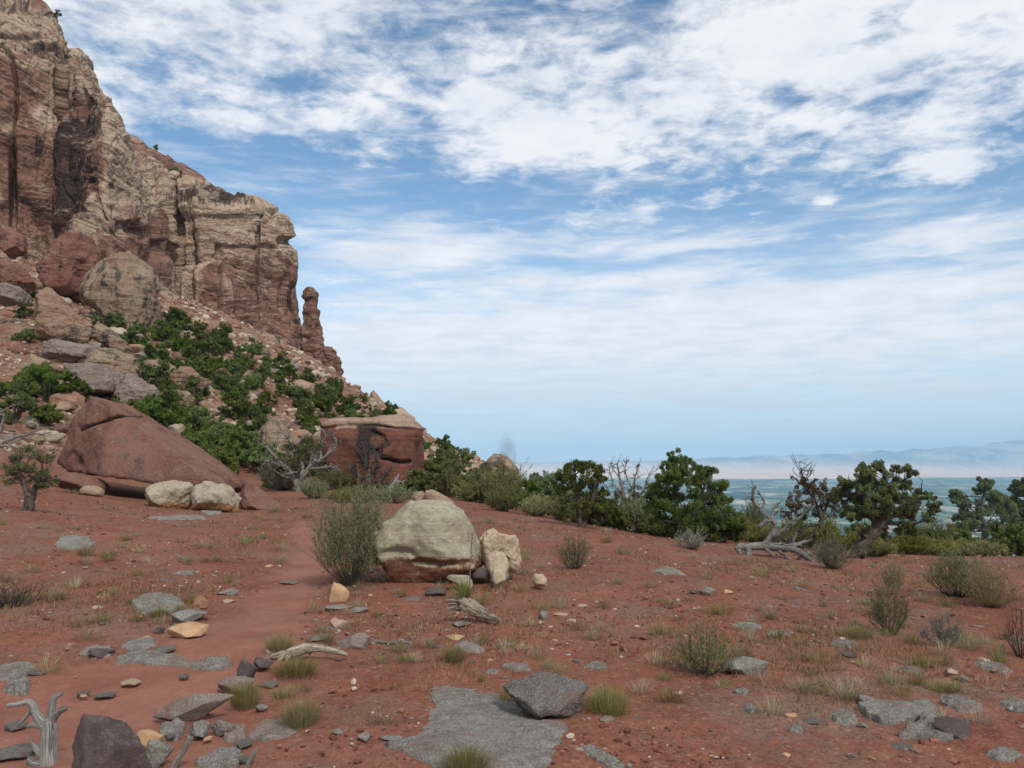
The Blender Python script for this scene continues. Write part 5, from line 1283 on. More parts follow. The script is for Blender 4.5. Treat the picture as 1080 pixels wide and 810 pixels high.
def tangled():
    Y = 26; b = gcol(862, Y); root = empty('dead_juniper', b, 'half dead grey juniper with brown needles behind the fallen tree', 'dead tree'); rng = np.random.default_rng(15); mb = MB()
    dead_branches(mb, [[(868, 585, 0, 3), (866, 560, 0, 3), (866, 545, 0, 2.4), (860, 530, 0, 1.8), (852, 515, .1, 1.2), (847, 500, .1, .7), (846, 494, .1, .4)], [(866, 546, 0, 2), (876, 530, .2, 1.3), (882, 518, .3, .7)], [(862, 535, 0, 1.7), (848, 528, -.3, 1.2), (836, 530, -.4, .8)], [(864, 552, 0, 1.7), (848, 554, -.3, 1.2), (838, 560, -.4, .8)], [(852, 516, 0, 1), (842, 506, .2, .6), (837, 503, .2, .4)], [(852, 516, 0, 1), (858, 506, -.2, .6)], [(866, 560, 0, 1.8), (852, 566, -.4, 1.2), (844, 572, -.5, .7)], [(868, 548, 0, 1.5), (880, 544, .3, .9)]], Y, b, rng, 30, .26, 5)
    mb.build('trunk', M['darkwood'], root); k = Y / F
    lb = MB(); cs = np.array([P(a, bb, Y + rng.uniform(-.6, .6)) - b for a, bb in [(838, 524), (848, 518), (858, 514), (870, 514), (878, 520), (842, 534), (856, 528), (872, 530), (864, 522), (834, 532), (830, 542), (846, 545), (860, 540), (876, 540), (884, 530), (850, 508)]]); clumps(lb, cs, np.full(len(cs), 9 * k), 420, .075, .028, rng); lb.build('crown', M['deadleaf'], root, smooth=False)
tangled()
dead_thing('fallen_log', 'grey trunk lying on the ground right of the leaning juniper', 'log', gnd(945, 583)[1], 945, [[(922, 581, 0, 2.0), (936, 580, 0, 3.6), (950, 581, 0, 3.8), (966, 583, .1, 2.6), (972, 585, .1, 1.4)], [(930, 580, 0, 2), (925, 575, 0, 1)]], M['darkwood'], 16, twig=2, twl=.2)
dead_thing('dead_branch', 'twisted grey dead limbs reaching in from the left edge', 'dead wood', 30, -6,
    [[(-14, 500, 0, 3), (-8, 470, 0, 2.4), (2, 450, 0, 1.5), (4, 436, 0, .8)], [(-10, 474, 0, 2), (6, 464, .2, 1.6), (24, 458, .2, 1.2), (44, 457, .2, .7), (52, 455, .2, .4)], [(-8, 472, 0, 2), (10, 470, -.2, 1.6), (24, 474, -.2, 1.1), (33, 483, -.2, .6)], [(-12, 440, 0, 1.6), (2, 434, 0, 1.1), (14, 428, 0, .8), (25, 425, 0, .4)], [(-10, 490, 0, 1.6), (2, 498, -.2, 1), (10, 506, -.2, .5)], [(24, 458, .2, .8), (40, 450, .4, .6), (54, 452, .4, .4)]], M['greywood'], 17, twig=4, twl=.35)

# foreground dead wood
FY = gnd(50, 800)[1]
dead_thing('dead_branch', 'forked pale grey dead branch standing up at the bottom left corner', 'dead wood', FY, 50,
    [[(50, 840, 0, 9.9), (51, 812, 0, 9.2), (51, 790, 0, 7.9), (52, 770, 0, 7.3), (52, 758, 0, 5.9)], [(52, 770, 0, 5.9), (44, 761, .0, 5.0), (37, 754, .01, 4.3), (33, 744, .01, 3.6), (28, 741, .01, 3.2), (18, 743, .0, 2.6), (8, 744, 0, 2.0)], [(44, 765, 0, 4.0), (36, 764, .0, 3.0), (29, 767, 0, 1.7)], [(30, 752, .01, 2.1), (24, 760, 0, 1.6), (19, 765, 0, 0.7)],
     [(52, 765, 0, 5.3), (54, 752, 0, 4.0), (55, 742, 0, 3.3), (58, 735, 0, 2.8), (66, 731, 0, 1.7)], [(53, 762, 0, 4.6), (60, 753, -.01, 3.8), (66, 748, -.01, 3.3), (71, 746, -.01, 2.8)], [(49, 800, 0, 5.9), (42, 790, -.02, 3.3), (37, 783, -.02, 1.7), (35, 776, -.02, 0.7)], [(46, 806, -.02, 4.6), (38, 803, -.03, 4.0), (34, 798, -.03, 3.3)]],
    M['deadwood'], 18, twig=0, sides=12, nseg=6, wig=.12, minr=.8)
dead_thing('dead_twig', 'pale bent stick poking up beside the dark boulder', 'dead wood', gnd(190, 808)[1], 190, [[(178, 822, 0, 3.6), (188, 800, 0, 3), (198, 784, 0, 2.6), (203, 778, 0, 2)], [(201, 781, 0, 2.2), (197, 775, 0, 1.4)]], M['deadwood'], 19, twig=0, sides=8, minr=.6)
dead_thing('dead_twig', 'thin straight grey stick at the bottom left of the centre', 'dead wood', gnd(264, 808)[1], 264, [[(256, 822, 0, 2.6), (262, 806, 0, 2.4), (270, 790, 0, 1.8)]], M['deadwood'], 20, twig=0, sides=8, minr=.6)
dead_thing('dead_twig', 'short pale stub of wood standing before the dark boulder', 'dead wood', gnd(127, 809)[1], 127, [[(125, 822, 0, 4), (128, 806, 0, 3.2), (129, 803, 0, 2)]], M['deadwood'], 21, twig=0, sides=8, minr=.6)


def splintered_log():
    b = gnd(505, 660); Y = b[1] + .1; b = gcol(505, Y); mb = MB(); rng = np.random.default_rng(22); k = Y / F
    for i in range(34):
        o = rng.normal(0, 1, 2); o *= min(1, 1.1 / np.linalg.norm(o)); t0, t1 = rng.uniform(0, .35), rng.uniform(.6, 1.05)
        p = [];
        for t in np.linspace(t0, t1, 5):
            a = 484 + 44 * t; c = 633 + 23 * t; q = P(a, c, Y) - b; w = (7.0 - 3.2 * t) * k * (1 - .5 * abs(t - .4)); p.append(q + np.array([o[0] * .2 * w, o[0] * w, o[1] * w + .0]) + rng.normal(0, .005, 3))
        p = np.array(p); p[:, 2] = np.maximum(p[:, 2], .004); tube(mb, p, np.linspace(rng.uniform(.014, .030), .006, 5), 6)
    for i in range(9):
        a = P(488, 636, Y) - b + rng.normal(0, .03, 3); d = np.array([-.09 - .08 * rng.random(), rng.normal(0, .05), rng.uniform(-.04, .05)]); tube(mb, [a, a + d * .6 + rng.normal(0, .01, 3), a + d], [.014, .009, .003], 5)
    tag(mb.build('splintered_log', M['brownwood'], None, b), 'splintered pale brown log lying before the yucca', 'log')
splintered_log()


def bark_log():
    b = gnd(330, 694); Y = b[1]; mb = MB(); rng = np.random.default_rng(23)
    dead_branches(mb, [[(283, 692, 0, 2.2), (290, 692, 0, 3.2), (302, 690, 0, 4.6), (315, 686, 0, 5.6), (324, 684, .02, 5.2), (340, 685, .03, 3.6), (354, 688, .03, 3.0), (366, 692, .03, 1.6)], [(284, 691, 0, 3), (282, 697, -.02, 3), (286, 702, -.04, 1.5)], [(300, 688, 0, 3.5), (296, 696, -.05, 2.2), (288, 704, -.08, 1.0)], [(306, 687, 0, 3), (304, 698, -.06, 2), (300, 706, -.1, .8)], [(284, 690, 0, 2.4), (281, 686, 0, 1.6)]], Y, b, rng, 0, .3, 6, sides=10, minr=.6, wig=.18)
    o = mb.build('branch_log', M['brownwood'], None, b); tag(o, 'humped grey root log with splintered ends between the green tufts', 'log')
bark_log()
for i, (lb, poly) in enumerate([
    ('forked dry twig lying right of the rounded grey stone', [[(388, 679, 0, .8), (400, 677, 0, 1.1), (412, 678, 0, 1.3), (424, 675, 0, 1.2), (441, 683, 0, .9)], [(424, 676, 0, .8), (428, 681, 0, .6)]]),
    ('pale broken sticks at the bottom right', [[(893, 796, 0, 1.2), (902, 798, 0, 1.4), (912, 808, 0, 1.2)], [(898, 795, 0, 1), (908, 800, 0, 1)]]),
    ('thin grey stick lying on the plain before the fallen dead tree', [[(834, 619, 0, .6), (848, 622, 0, .9), (864, 625, 0, .7)]]),
    ('dark thin stick left of the thin dark slab', [[(1026, 660, 0, .8), (1036, 661, 0, 1), (1048, 664, 0, .7)]]),
    ('little pale stick on the plain by the grass patches', [[(185, 585, 0, .6), (193, 589, 0, .9), (202, 593, 0, .7)]])]):
    y = gnd(poly[0][1][0], poly[0][1][1] + 1)[1]
    dead_thing('dead_twig', lb, 'dead wood', y, poly[0][1][0], poly, M['deadwood'], 24 + i, twig=1, twl=.2, minr=.4)

# ------------------------------------------------------------------ brush on the flat
B = dict
bush('sagebrush', 'big twiggy sagebrush left of the large pale boulder', 'shrub', 371, 617, 74, 102, M['sage'], M['stem'], 1, 120, 17000, 2.5, flat=.42, twigs=6, leafw=.26)
bush('sagebrush', 'olive twiggy bush alone on the plain right of the cream rocks', 'shrub', 606, 600, 33, 36, M['olive'], M['stem'], 2, 60, 2850, 1.5, leafw=.25)
bush('sagebrush', 'grey twiggy bush with green leaves at its foot in the centre right', 'shrub', 742, 710, 64, 52, M['rabbit'], M['stem'], 3, 60, 4200, 2.0, cover=(.1, .72), twigs=4, leafw=.25)
bush('sagebrush', 'tall grey green bush with yellow green base on the right plain', 'shrub', 938, 668, 42, 52, M['olive'], M['stem'], 4, 60, 4180, 1.7, twigs=4, leafw=.25)
bush('sagebrush', 'grey twiggy bush with bare sticks right of the tall grey green bush', 'shrub', 994, 681, 40, 34, M['sage_grey'], M['deadwood'], 5, 60, 2470, 1.6, twigs=4, leafw=.25)
bush('sagebrush', 'wide dark olive bush beside the pale grassy clump at the right', 'shrub', 1010, 630, 66, 48, M['olive'], M['darkwood'], 6, 90, 8550, 1.9, leafw=.3)
bush('rabbitbrush', 'pale yellow grassy clump against the wide dark olive bush', 'shrub', 1046, 640, 46, 46, M['dry'], M['dry'], 7, 120, 3800, 2.4, up=.9, leafw=.14)
bush('sagebrush', 'small grey bush at the edge of the leafy row below the tall juniper', 'shrub', 728, 579, 28, 20, M['sage_grey'], M['stem'], 8, 50, 2660, 1.6, leafw=.3)
bush('sagebrush', 'grey bush below the leaning trunk of the gnarled juniper', 'shrub', 880, 600, 36, 36, M['sage_grey'], M['stem'], 9, 70, 4940, 1.6, leafw=.3)
bush('rabbitbrush', 'pale grassy bush right of the grey bush by the leaning trunk', 'shrub', 943, 620, 24, 30, M['dry'], M['dry'], 10, 80, 1900, 2., up=.9, leafw=.14)
bush('sagebrush', 'dark olive bush under the right edge junipers', 'shrub', 1057, 586, 32, 28, M['olive'], M['stem'], 11, 60, 4560, 1.7, leafw=.35)
bush('dead_bush', 'leafless dark twiggy bush cut by the right edge', 'shrub', 1076, 693, 26, 54, M['deadleaf'], M['darkwood'], 12, 26, 60, 1.4, twigs=5)
bush('sagebrush', 'grey green sagebrush at the foot of the gnarled tree', 'shrub', 332, 541, 30, 22, M['sage'], M['stem'], 13, 60, 4180, 1.6, Y=37, leafw=.35)
bush('rabbitbrush', 'yellowish brush right of the gnarled tree before the square boulder', 'shrub', 374, 544, 56, 20, M['rabbit'], M['stem'], 14, 90, 6840, 1.6, Y=33, leafw=.3)
bush('rabbitbrush', 'pale brush behind the left shoulder of the large pale boulder', 'shrub', 415, 540, 44, 22, M['sage'], M['stem'], 15, 80, 5320, 1.6, Y=33, leafw=.3)
bush('dead_bush', 'dark tangle of twigs on the ground at the left edge', 'shrub', 12, 640, 70, 26, M['deadleaf'], M['darkwood'], 16, 60, 500, 1.6, twigs=4, flat=.3)

# row of brush along the far side of the clearing: (px, Y, w, h, kind)
ROW = [
 ('sage_grey', 300, 44, 44, 38, 'grey brush between the triangular boulder tip and the gnarled tree'), ('sage', 352, 45, 36, 20, 'grey green brush below the left corner of the square boulder'),
 ('juniper', 440, 44, 30, 36, 'small dark juniper bush at the right foot of the square boulder'), ('juniper', 458, 42, 34, 44, 'dark green bush right of the small one beside the square boulder'),
 ('juniper', 484, 44, 36, 40, 'dark bush in the row below the rock ledges'), ('olive', 508, 40, 36, 36, 'olive bush in the row left of the yellow green bush'), ('rabbit', 537, 37, 40, 46, 'yellow green bush left of the dark leafy bush in the row'),
 ('juniper', 580, 34, 34, 56, 'dark leafy bush left of the open topped juniper'), ('bright', 558, 36, 32, 40, 'mid green bush between the yellow green and the dark leafy bush'),
 ('olive', 592, 31, 28, 26, 'low olive brush close in front of the dark leafy bush'), ('olive', 620, 29, 36, 28, 'dull green sagebrush below the open topped juniper'), ('olive', 648, 29, 32, 30, 'olive sagebrush below the bare grey branches'), ('sage', 672, 28, 34, 36, 'grey green sagebrush left of the tallest juniper'),
 ('rabbit', 690, 27, 22, 16, 'low yellow green bush at the left foot of the tallest juniper'), ('olive', 742, 25.5, 36, 38, 'olive bush in front of the tallest juniper'), ('rabbit', 775, 27, 26, 14, 'low yellow green bush at the right foot of the tallest juniper'),
 ('olive', 792, 30, 24, 44, 'dull green bush behind the left end of the fallen dead tree'), ('rabbit', 812, 28, 36, 20, 'yellow green brush under the fallen dead tree'), ('rabbit', 872, 25, 20, 34, 'upright yellow green bush at the half dead juniper'),
 ('rabbit', 920, 23, 32, 18, 'yellow green brush at the foot of the leaning trunk'), ('rabbit', 958, 25, 40, 22, 'yellow green brush behind the lying grey trunk'), ('olive', 990, 30, 30, 34, 'dark bush between the gnarled juniper and the right edge junipers'), ('sage', 968, 31, 26, 30, 'grey bush behind the right side of the gnarled juniper'),
 ('rabbit', 1008, 27, 30, 16, 'yellowish brush left of the dark olive bush under the right junipers'), ('rabbit', 858, 29, 26, 20, 'low brush right of the half dead juniper'), ('olive', 838, 32, 28, 36, 'dull bush behind the middle of the fallen dead tree'),
 ('rabbit', 838, 26.5, 34, 20, 'yellow green brush right of the fallen dead tree'), ('rabbit', 786, 27.5, 26, 20, 'yellow green brush left of the fallen dead tree'), ('sage', 700, 26.5, 22, 18, 'grey green brush at the left foot of the tallest juniper'),
 ('olive', 530, 33, 34, 26, 'low olive brush in front of the yellow green bush'), ('rabbit', 566, 32, 30, 22, 'yellow green brush in front of the dark leafy bush'), ('rabbit', 905, 26, 30, 24, 'yellow green brush behind the leaning trunk'), ('rabbit', 985, 25.5, 34, 18, 'yellow green brush right of the lying grey log'), ('rabbit', 1030, 26.5, 36, 16, 'yellow green brush below the right edge junipers'),
 ('olive', 470, 42, 30, 30, 'olive brush among the dark bushes right of the square boulder'), ('rabbit', 497, 40, 34, 22, 'yellowish brush below the rock ledges'),
]
for i, (mk, px, Y, w, h, lb) in enumerate(ROW):
    if mk in ('juniper', 'bright'):
        base = gcol(px, Y); k = Y / F; root = empty('juniper_bush', base, lb, 'shrub', 'brush along the far side of the clearing'); rng = np.random.default_rng(200 + i)
        n = 20; a = rng.uniform(0, 6.28, n); q = np.sqrt(rng.uniform(0, 1, n)); zz = rng.uniform(.1, .9, n) * (1 - .55 * q ** 2)
        cs = np.stack([np.cos(a) * q * w * k * .42, np.sin(a) * q * w * k * .42, zz * h * k], 1); tb = MB()
        for c in cs: tube(tb, smooth_path([np.array([0, 0, -.05]), c * np.array([.4, .4, .6]), c], 3), np.linspace(.04, .012, 7), 5)
        tb.build('trunk', M['bark'], root); lb_ = MB(); clumps(lb_, cs, np.full(n, .17 * h * k), 460, 3.1 * k, 1.3 * k, rng); lb_.build('crown', M[mk], root, smooth=False)
    else:
        bush('brush', lb, 'shrub', px, None, w, h, M[mk], M['stem'], 200 + i, 80, 6500, 1.9, 'brush along the far side of the clearing', Y, twigs=4, leafw=.34, flat=.45)

# ------------------------------------------------------------------ yucca
def yucca():
    b = gnd(489, 634); k = b[1] / F; root = empty('yucca', b, 'small spiky green yucca with a dry flower stalk behind the splintered log', 'yucca'); rng = np.random.default_rng(31)
    mb = MB(); n = 90; a = rng.uniform(0, 6.28, n); el = rng.uniform(.12, 1.45, n); L = 25 * k * rng.uniform(.75, 1.1, n)
    d = np.stack([np.cos(a) * np.cos(el), np.sin(a) * np.cos(el), np.sin(el)], 1); s = np.stack([-np.sin(a), np.cos(a), 0 * a], 1); w = .010
    p0 = d * .02; p1 = d * L[:, None] * .5; p2 = d * L[:, None]; v = np.stack([p0 - s * w, p0 + s * w, p1 + s * w * .8, p1 - s * w * .8, p2], 1).reshape(-1, 3); i = np.arange(n)[:, None] * 5
    mb.add(v, [i + np.array([[0, 1, 2, 3]]), i + np.array([[3, 2, 4]])], tone=np.repeat(rng.uniform(0, 1, n), 5)); mb.build('leaves', M['yucca'], root, smooth=False)
    t = MB(); Y = b[1]; q = lambda x, y: P(x, y, Y) - b; tube(t, smooth_path([q(495, 630), q(496, 600), q(498, 562)], 4), np.linspace(.009, .004, 9), 6)
    for u in range(7): c = q(497 + u * .15, 592 - u * 4.5); tube(t, [c, c + np.array([rng.uniform(-.03, .03), rng.uniform(-.03, .03), .03])], [.006, .008], 5)
    t.build('flower_stalk', M['dry'], root)
yucca()

# ------------------------------------------------------------------ grass tufts
DRY = [tuft_mesh('dry_tuft', 400 + k, 110, 1.0, 1.0, M['dry'], .012, .5) for k in range(4)]
DGR = [tuft_mesh('pale_tuft', 410 + k, 120, 1.0, .9, M['drygreen'], .012, .5) for k in range(3)]
GRN = [tuft_mesh('green_tuft', 420 + k, 900, 1.5, .95, M['green_stem'], .0075, .25) for k in range(3)]
TU = [  # px, base py, w, h, pool, label
 (566, 744, 24, 38, GRN, 'bright green tuft in front of the overhanging rock'), (641, 752, 38, 36, GRN, 'round yellow green tuft right of the overhanging rock'), (317, 764, 36, 36, GRN, 'bright green tuft among flat grey patches left of the bedrock sheet'),
 (258, 744, 30, 34, GRN, 'green tuft at the tip of the thick leaning slab'), (312, 712, 40, 24, GRN, 'green tuft growing through the humped root log'), (478, 697, 22, 22, GRN, 'green tuft left of the slab below the splintered log'), (491, 815, 44, 34, GRN, 'sparse green blades at the bottom edge of the bedrock sheet'),
 (534, 740, 22, 22, DGR, 'pale tuft at the left end of the overhanging rock'), (580, 706, 20, 20, DGR, 'olive tuft behind the overhanging rock'), (295, 684, 26, 20, GRN, 'green tuft behind the humped root log'), (345, 677, 24, 14, DGR, 'soft green tuft right of the humped root log'), (300, 735, 40, 18, DGR, 'yellowish grass below the humped root log'), (322, 728, 28, 22, DRY, 'dry brown tuft under the humped root log'),
 (50, 709, 34, 28, DRY, 'large dry brown tuft beside the slab at the left edge'), (90, 674, 34, 18, DRY, 'dry grass above the low warm grey slab'), (145, 655, 18, 16, DGR, 'yellow green tuft in front of the large flat slab'), (168, 650, 18, 12, GRN, 'green tuft on the front of the large flat slab'), (198, 637, 20, 16, DGR, 'tuft behind the small red stone'), (117, 627, 14, 12, DGR, 'yellow tuft left of the large flat slab'), (55, 630, 30, 20, DRY, 'dry tuft on the left plain beside dark twigs'), (18, 634, 40, 18, DGR, 'pale green grass at the left edge over dark twigs'),
 (237, 616, 20, 14, DRY, 'dry tuft beside the trail above the orange stone'), (330, 645, 24, 20, DRY, 'dry tuft left of the upright tan stone'), (338, 666, 20, 18, DRY, 'dry tuft left of the pinkish stone'), (368, 662, 24, 14, DRY, 'dry tuft above the rounded grey stone'), (398, 650, 18, 12, DRY, 'dry tuft right of the two flat grey stones'), (402, 699, 18, 14, DGR, 'yellowish tuft alone below the dry twig'), (422, 628, 20, 16, DRY, 'dry tuft in front of the large pale boulder'),
 (525, 620, 16, 22, DRY, 'pale straw tuft in front of the small pointed cream stone'), (549, 624, 20, 18, DRY, 'pale straw tuft right of the cream rocks'), (532, 684, 28, 14, DRY, 'dry tuft right of the slab below the log'), (510, 678, 16, 18, DGR, 'olive tuft behind the slab below the log'), (560, 660, 20, 14, DRY, 'dry tuft left of the small grey stone by the log'), (570, 672, 16, 10, DRY, 'low dry tuft below the small grey stone by the log'), (610, 664, 32, 18, DRY, 'wide dry tuft in the middle of the red soil'), (634, 664, 22, 14, DRY, 'dry tuft right of the wide dry tuft'), (643, 668, 10, 10, DRY, 'little tuft at the end of the dry tuft pair'), (508, 719, 12, 12, DGR, 'small tuft at the back of the bedrock sheet'),
 (697, 670, 30, 20, DGR, 'olive dry tuft up left of the twiggy bush'), (692, 700, 30, 20, DRY, 'brown dry tuft left of the twiggy bush'), (758, 648, 40, 18, DGR, 'wide pale green tuft behind the twiggy bush'), (785, 666, 26, 14, DGR, 'grey green tuft on the pale bedrock patch'), (812, 654, 18, 14, DGR, 'yellow tuft right of the pale bedrock patch'), (800, 716, 30, 14, DRY, 'dry grass around the long grey stone'), (846, 680, 22, 14, DRY, 'dry tuft right of the broken bedrock streak'), (853, 668, 24, 12, DRY, 'faint dry tuft on the right plain'),
 (845, 620, 24, 16, DRY, 'dry straw tuft before the fallen dead tree'), (803, 608, 22, 14, DRY, 'straw tuft under the left end of the fallen dead tree'), (868, 640, 14, 10, DGR, 'yellow green tuft below the thin grey stick'), (879, 652, 18, 14, DGR, 'yellow tuft left of the tall grey green bush'), (905, 672, 28, 16, GRN, 'bright yellow tuft at the foot of the tall grey green bush'), (892, 735, 44, 30, DRY, 'round pale brown dead bush behind the dark lipped slab'), (968, 722, 24, 26, DGR, 'yellow green tuft above the slab cluster'), (1005, 730, 22, 20, DGR, 'yellow tuft beside the pinkish stones'), (938, 722, 30, 24, DGR, 'sparse pale tuft left of the yellow green tuft'), (882, 696, 14, 16, DRY, 'dry brown tuft by the dark little rock'),
 (1052, 692, 22, 20, DGR, 'yellow green tuft left of the leafless bush'), (1022, 684, 34, 26, DGR, 'pale grass right of the bare stick bush'), (961, 680, 22, 20, DGR, 'yellow grass between the tall bush and the bare stick bush'), (1000, 640, 26, 14, DGR, 'yellow green grass under the wide dark olive bush'), (975, 634, 26, 14, DGR, 'grass at the left of the wide dark olive bush'), (930, 640, 26, 14, DGR, 'low grass above the tall grey green bush'),
 (217, 578, 34, 14, DRY, 'dry straw tuft on the plain near the little pale stick'), (225, 592, 30, 12, DGR, 'greenish dry tuft below the straw tuft on the plain'), (147, 583, 24, 14, DRY, 'dry tuft in the middle of the left plain'), (118, 586, 26, 14, DRY, 'dry tuft left of the middle of the plain'), (240, 612, 16, 12, DRY, 'small dry tuft at the left trail edge'), (175, 567, 12, 8, DRY, 'low tuft in the plain below the flat pale stones'), (262, 572, 20, 12, DGR, 'pale tuft near the top of the trail'), (735, 571, 14, 10, GRN, 'low yellow tuft before the tallest juniper'), (640, 572, 18, 12, DGR, 'yellowish tuft at the edge of the sagebrush row'), (772, 596, 16, 12, DRY, 'dry tuft left of the fallen dead tree root'), (658, 585, 20, 12, DGR, 'yellow green tuft on the plain before the sagebrush row'), (75, 520, 26, 8, DGR, 'yellow grass in front of the low flat red rock'), (290, 540, 20, 10, DGR, 'grass beside the red wedge of rock'), (490, 545, 20, 10, DGR, 'pale grass below the dark bushes of the row'), (515, 552, 24, 10, DGR, 'yellow grass at the bottom of the yellow green bush'),
]
rt = random.Random(9)
for px, py, w, h, pool, lb in TU:
    g = gnd(px, py); k = g[1] / F; o = link('grass_tuft', pool[rt.randrange(len(pool))]); o.location = g; o.scale = (w * k * 1.05, w * k * 1.05, h * k); o.rotation_euler = (0, 0, rt.uniform(0, 6.28)); tag(o, lb, 'grass tuft', 'grass tufts on the red soil')
def small_tufts():
    n = 0
    while n < 215:
        px, py = rt.uniform(0, 1080), 545 + 225 * rt.random() ** 1.5
        g = gnd(px, py)
        if g[1] > 40 or trail_dist(g[:1], g[1:2])[0] < 1.2 or (440 < px < 610 and py > 715): continue
        if float(fbm(np.array([[g[0] * .35, g[1] * .35, 3.3]]), 3, .5, 50)[0]) < rt.uniform(-.7, .35): continue
        pool = DRY if rt.random() < .72 else DGR; o = link('grass_tuft', pool[rt.randrange(len(pool))]); s = rt.uniform(.09, .22) * (.7 + .035 * g[1])
        o.location = g; o.scale = (s * 1.35, s * 1.35, s * rt.uniform(.7, 1.1)); o.rotation_euler = (0, 0, rt.uniform(0, 6.28)); n += 1
        tag(o, 'small low tuft of dry tan grass scattered on the open red soil', 'grass tuft', 'small dry tufts over the clearing')
small_tufts()
def ground_cover():
    """sparse tiny stubble over the soil, uncountable"""
    rng = np.random.default_rng(70); n = 15000; px = rng.uniform(-120, 1200, n); Y = np.exp(rng.uniform(math.log(4.2), math.log(42), n)); x = (px - 540) / F * Y
    dn = fbm(np.stack([x * .4, Y * .4, 0 * x + 3.3], 1), 4, .55, 50); keep = (dn > rng.uniform(.05, .75, n)) & (trail_dist(x, Y) > 1.25); x, Y = x[keep], Y[keep]; n = len(x); z = H(x, Y)
    per = 9; N_ = n * per; bx = np.repeat(x, per) + rng.normal(0, .035, N_) * (1 + .05 * np.repeat(Y, per)); by = np.repeat(Y, per) + rng.normal(0, .035, N_) * (1 + .05 * np.repeat(Y, per)); bz = np.repeat(z, per) - .01
    L = rng.uniform(.025, .085, N_) * (1 + .03 * np.repeat(Y, per)); a = rng.uniform(0, 6.28, N_); w = .0022 * (1 + .16 * np.repeat(Y, per)); t = np.stack([np.cos(a) * .6, np.sin(a) * .6, np.full(N_, .8)], 1) * L[:, None]
    b = np.stack([bx, by, bz], 1); s = np.stack([-np.sin(a), np.cos(a), 0 * a], 1) * w[:, None]; v = np.stack([b - s, b + s, b + t], 1).reshape(-1, 3)
    mb = MB(); mb.add(v, np.arange(3 * N_).reshape(-1, 3), tone=np.repeat(rng.uniform(0, 1, N_), 3)); tag(mb.build('dry_grass', M['dry'], smooth=False), 'thin dry stubble of grass over the red soil', 'grass', kind='stuff')
ground_cover()

# ------------------------------------------------------------------ shrubs of the talus slope: unit crowns, copied
def unit_shrub(seed, mk, tall):
    rng = np.random.default_rng(seed); n = 15; a = rng.uniform(0, 6.28, n); q = np.sqrt(rng.uniform(0, 1, n)); zz = rng.uniform(.12, .86, n) * (1 - .5 * q ** 2) * tall
    cs = np.stack([np.cos(a) * q * .40, np.sin(a) * q * .40, zz], 1); lb = MB(); clumps(lb, cs, rng.uniform(.13, .21, n), 760, .058, .025, rng, 11); cr = lb.mesh('crown', False); cr.materials.append(M[mk])
    tb = MB()
    for c in cs[:9]: tube(tb, smooth_path([np.array([0, 0, -.08]), c * np.array([.3, .3, .6]) + rng.normal(0, .03, 3), c], 3), np.linspace(.030, .008, 7), 5)
    tr = tb.mesh('trunk'); tr.materials.append(M['bark']); return cr, tr
SH = {'juniper': [unit_shrub(500 + k, 'juniper', .9 + .12 * k) for k in range(4)], 'bright': [unit_shrub(510 + k, 'bright', .8 + .1 * k) for k in range(4)], 'grey': [unit_shrub(520 + k, 'juniper_grey', .8) for k in range(2)]}
rsx = random.Random(41)
def shrub(px, py, w, pool, label, group, Y=None, hs=1.0):
    """py is the row of the shrub's middle"""
    g = gnd(px, py + w * .36) if Y is None else gcol(px, Y); s = w * g[1] / F * 1.08
    o = empty('slope_shrub', g - np.array([0, 0, .04 * s]), label, 'shrub', group); o.scale = (s, s, s * hs); o.rotation_euler = (0, 0, rsx.uniform(0, 6.28)); cr, tr = pool[rsx.randrange(len(pool))]
    link('crown', cr, None, o); link('trunk', tr, None, o)
    return g[1]
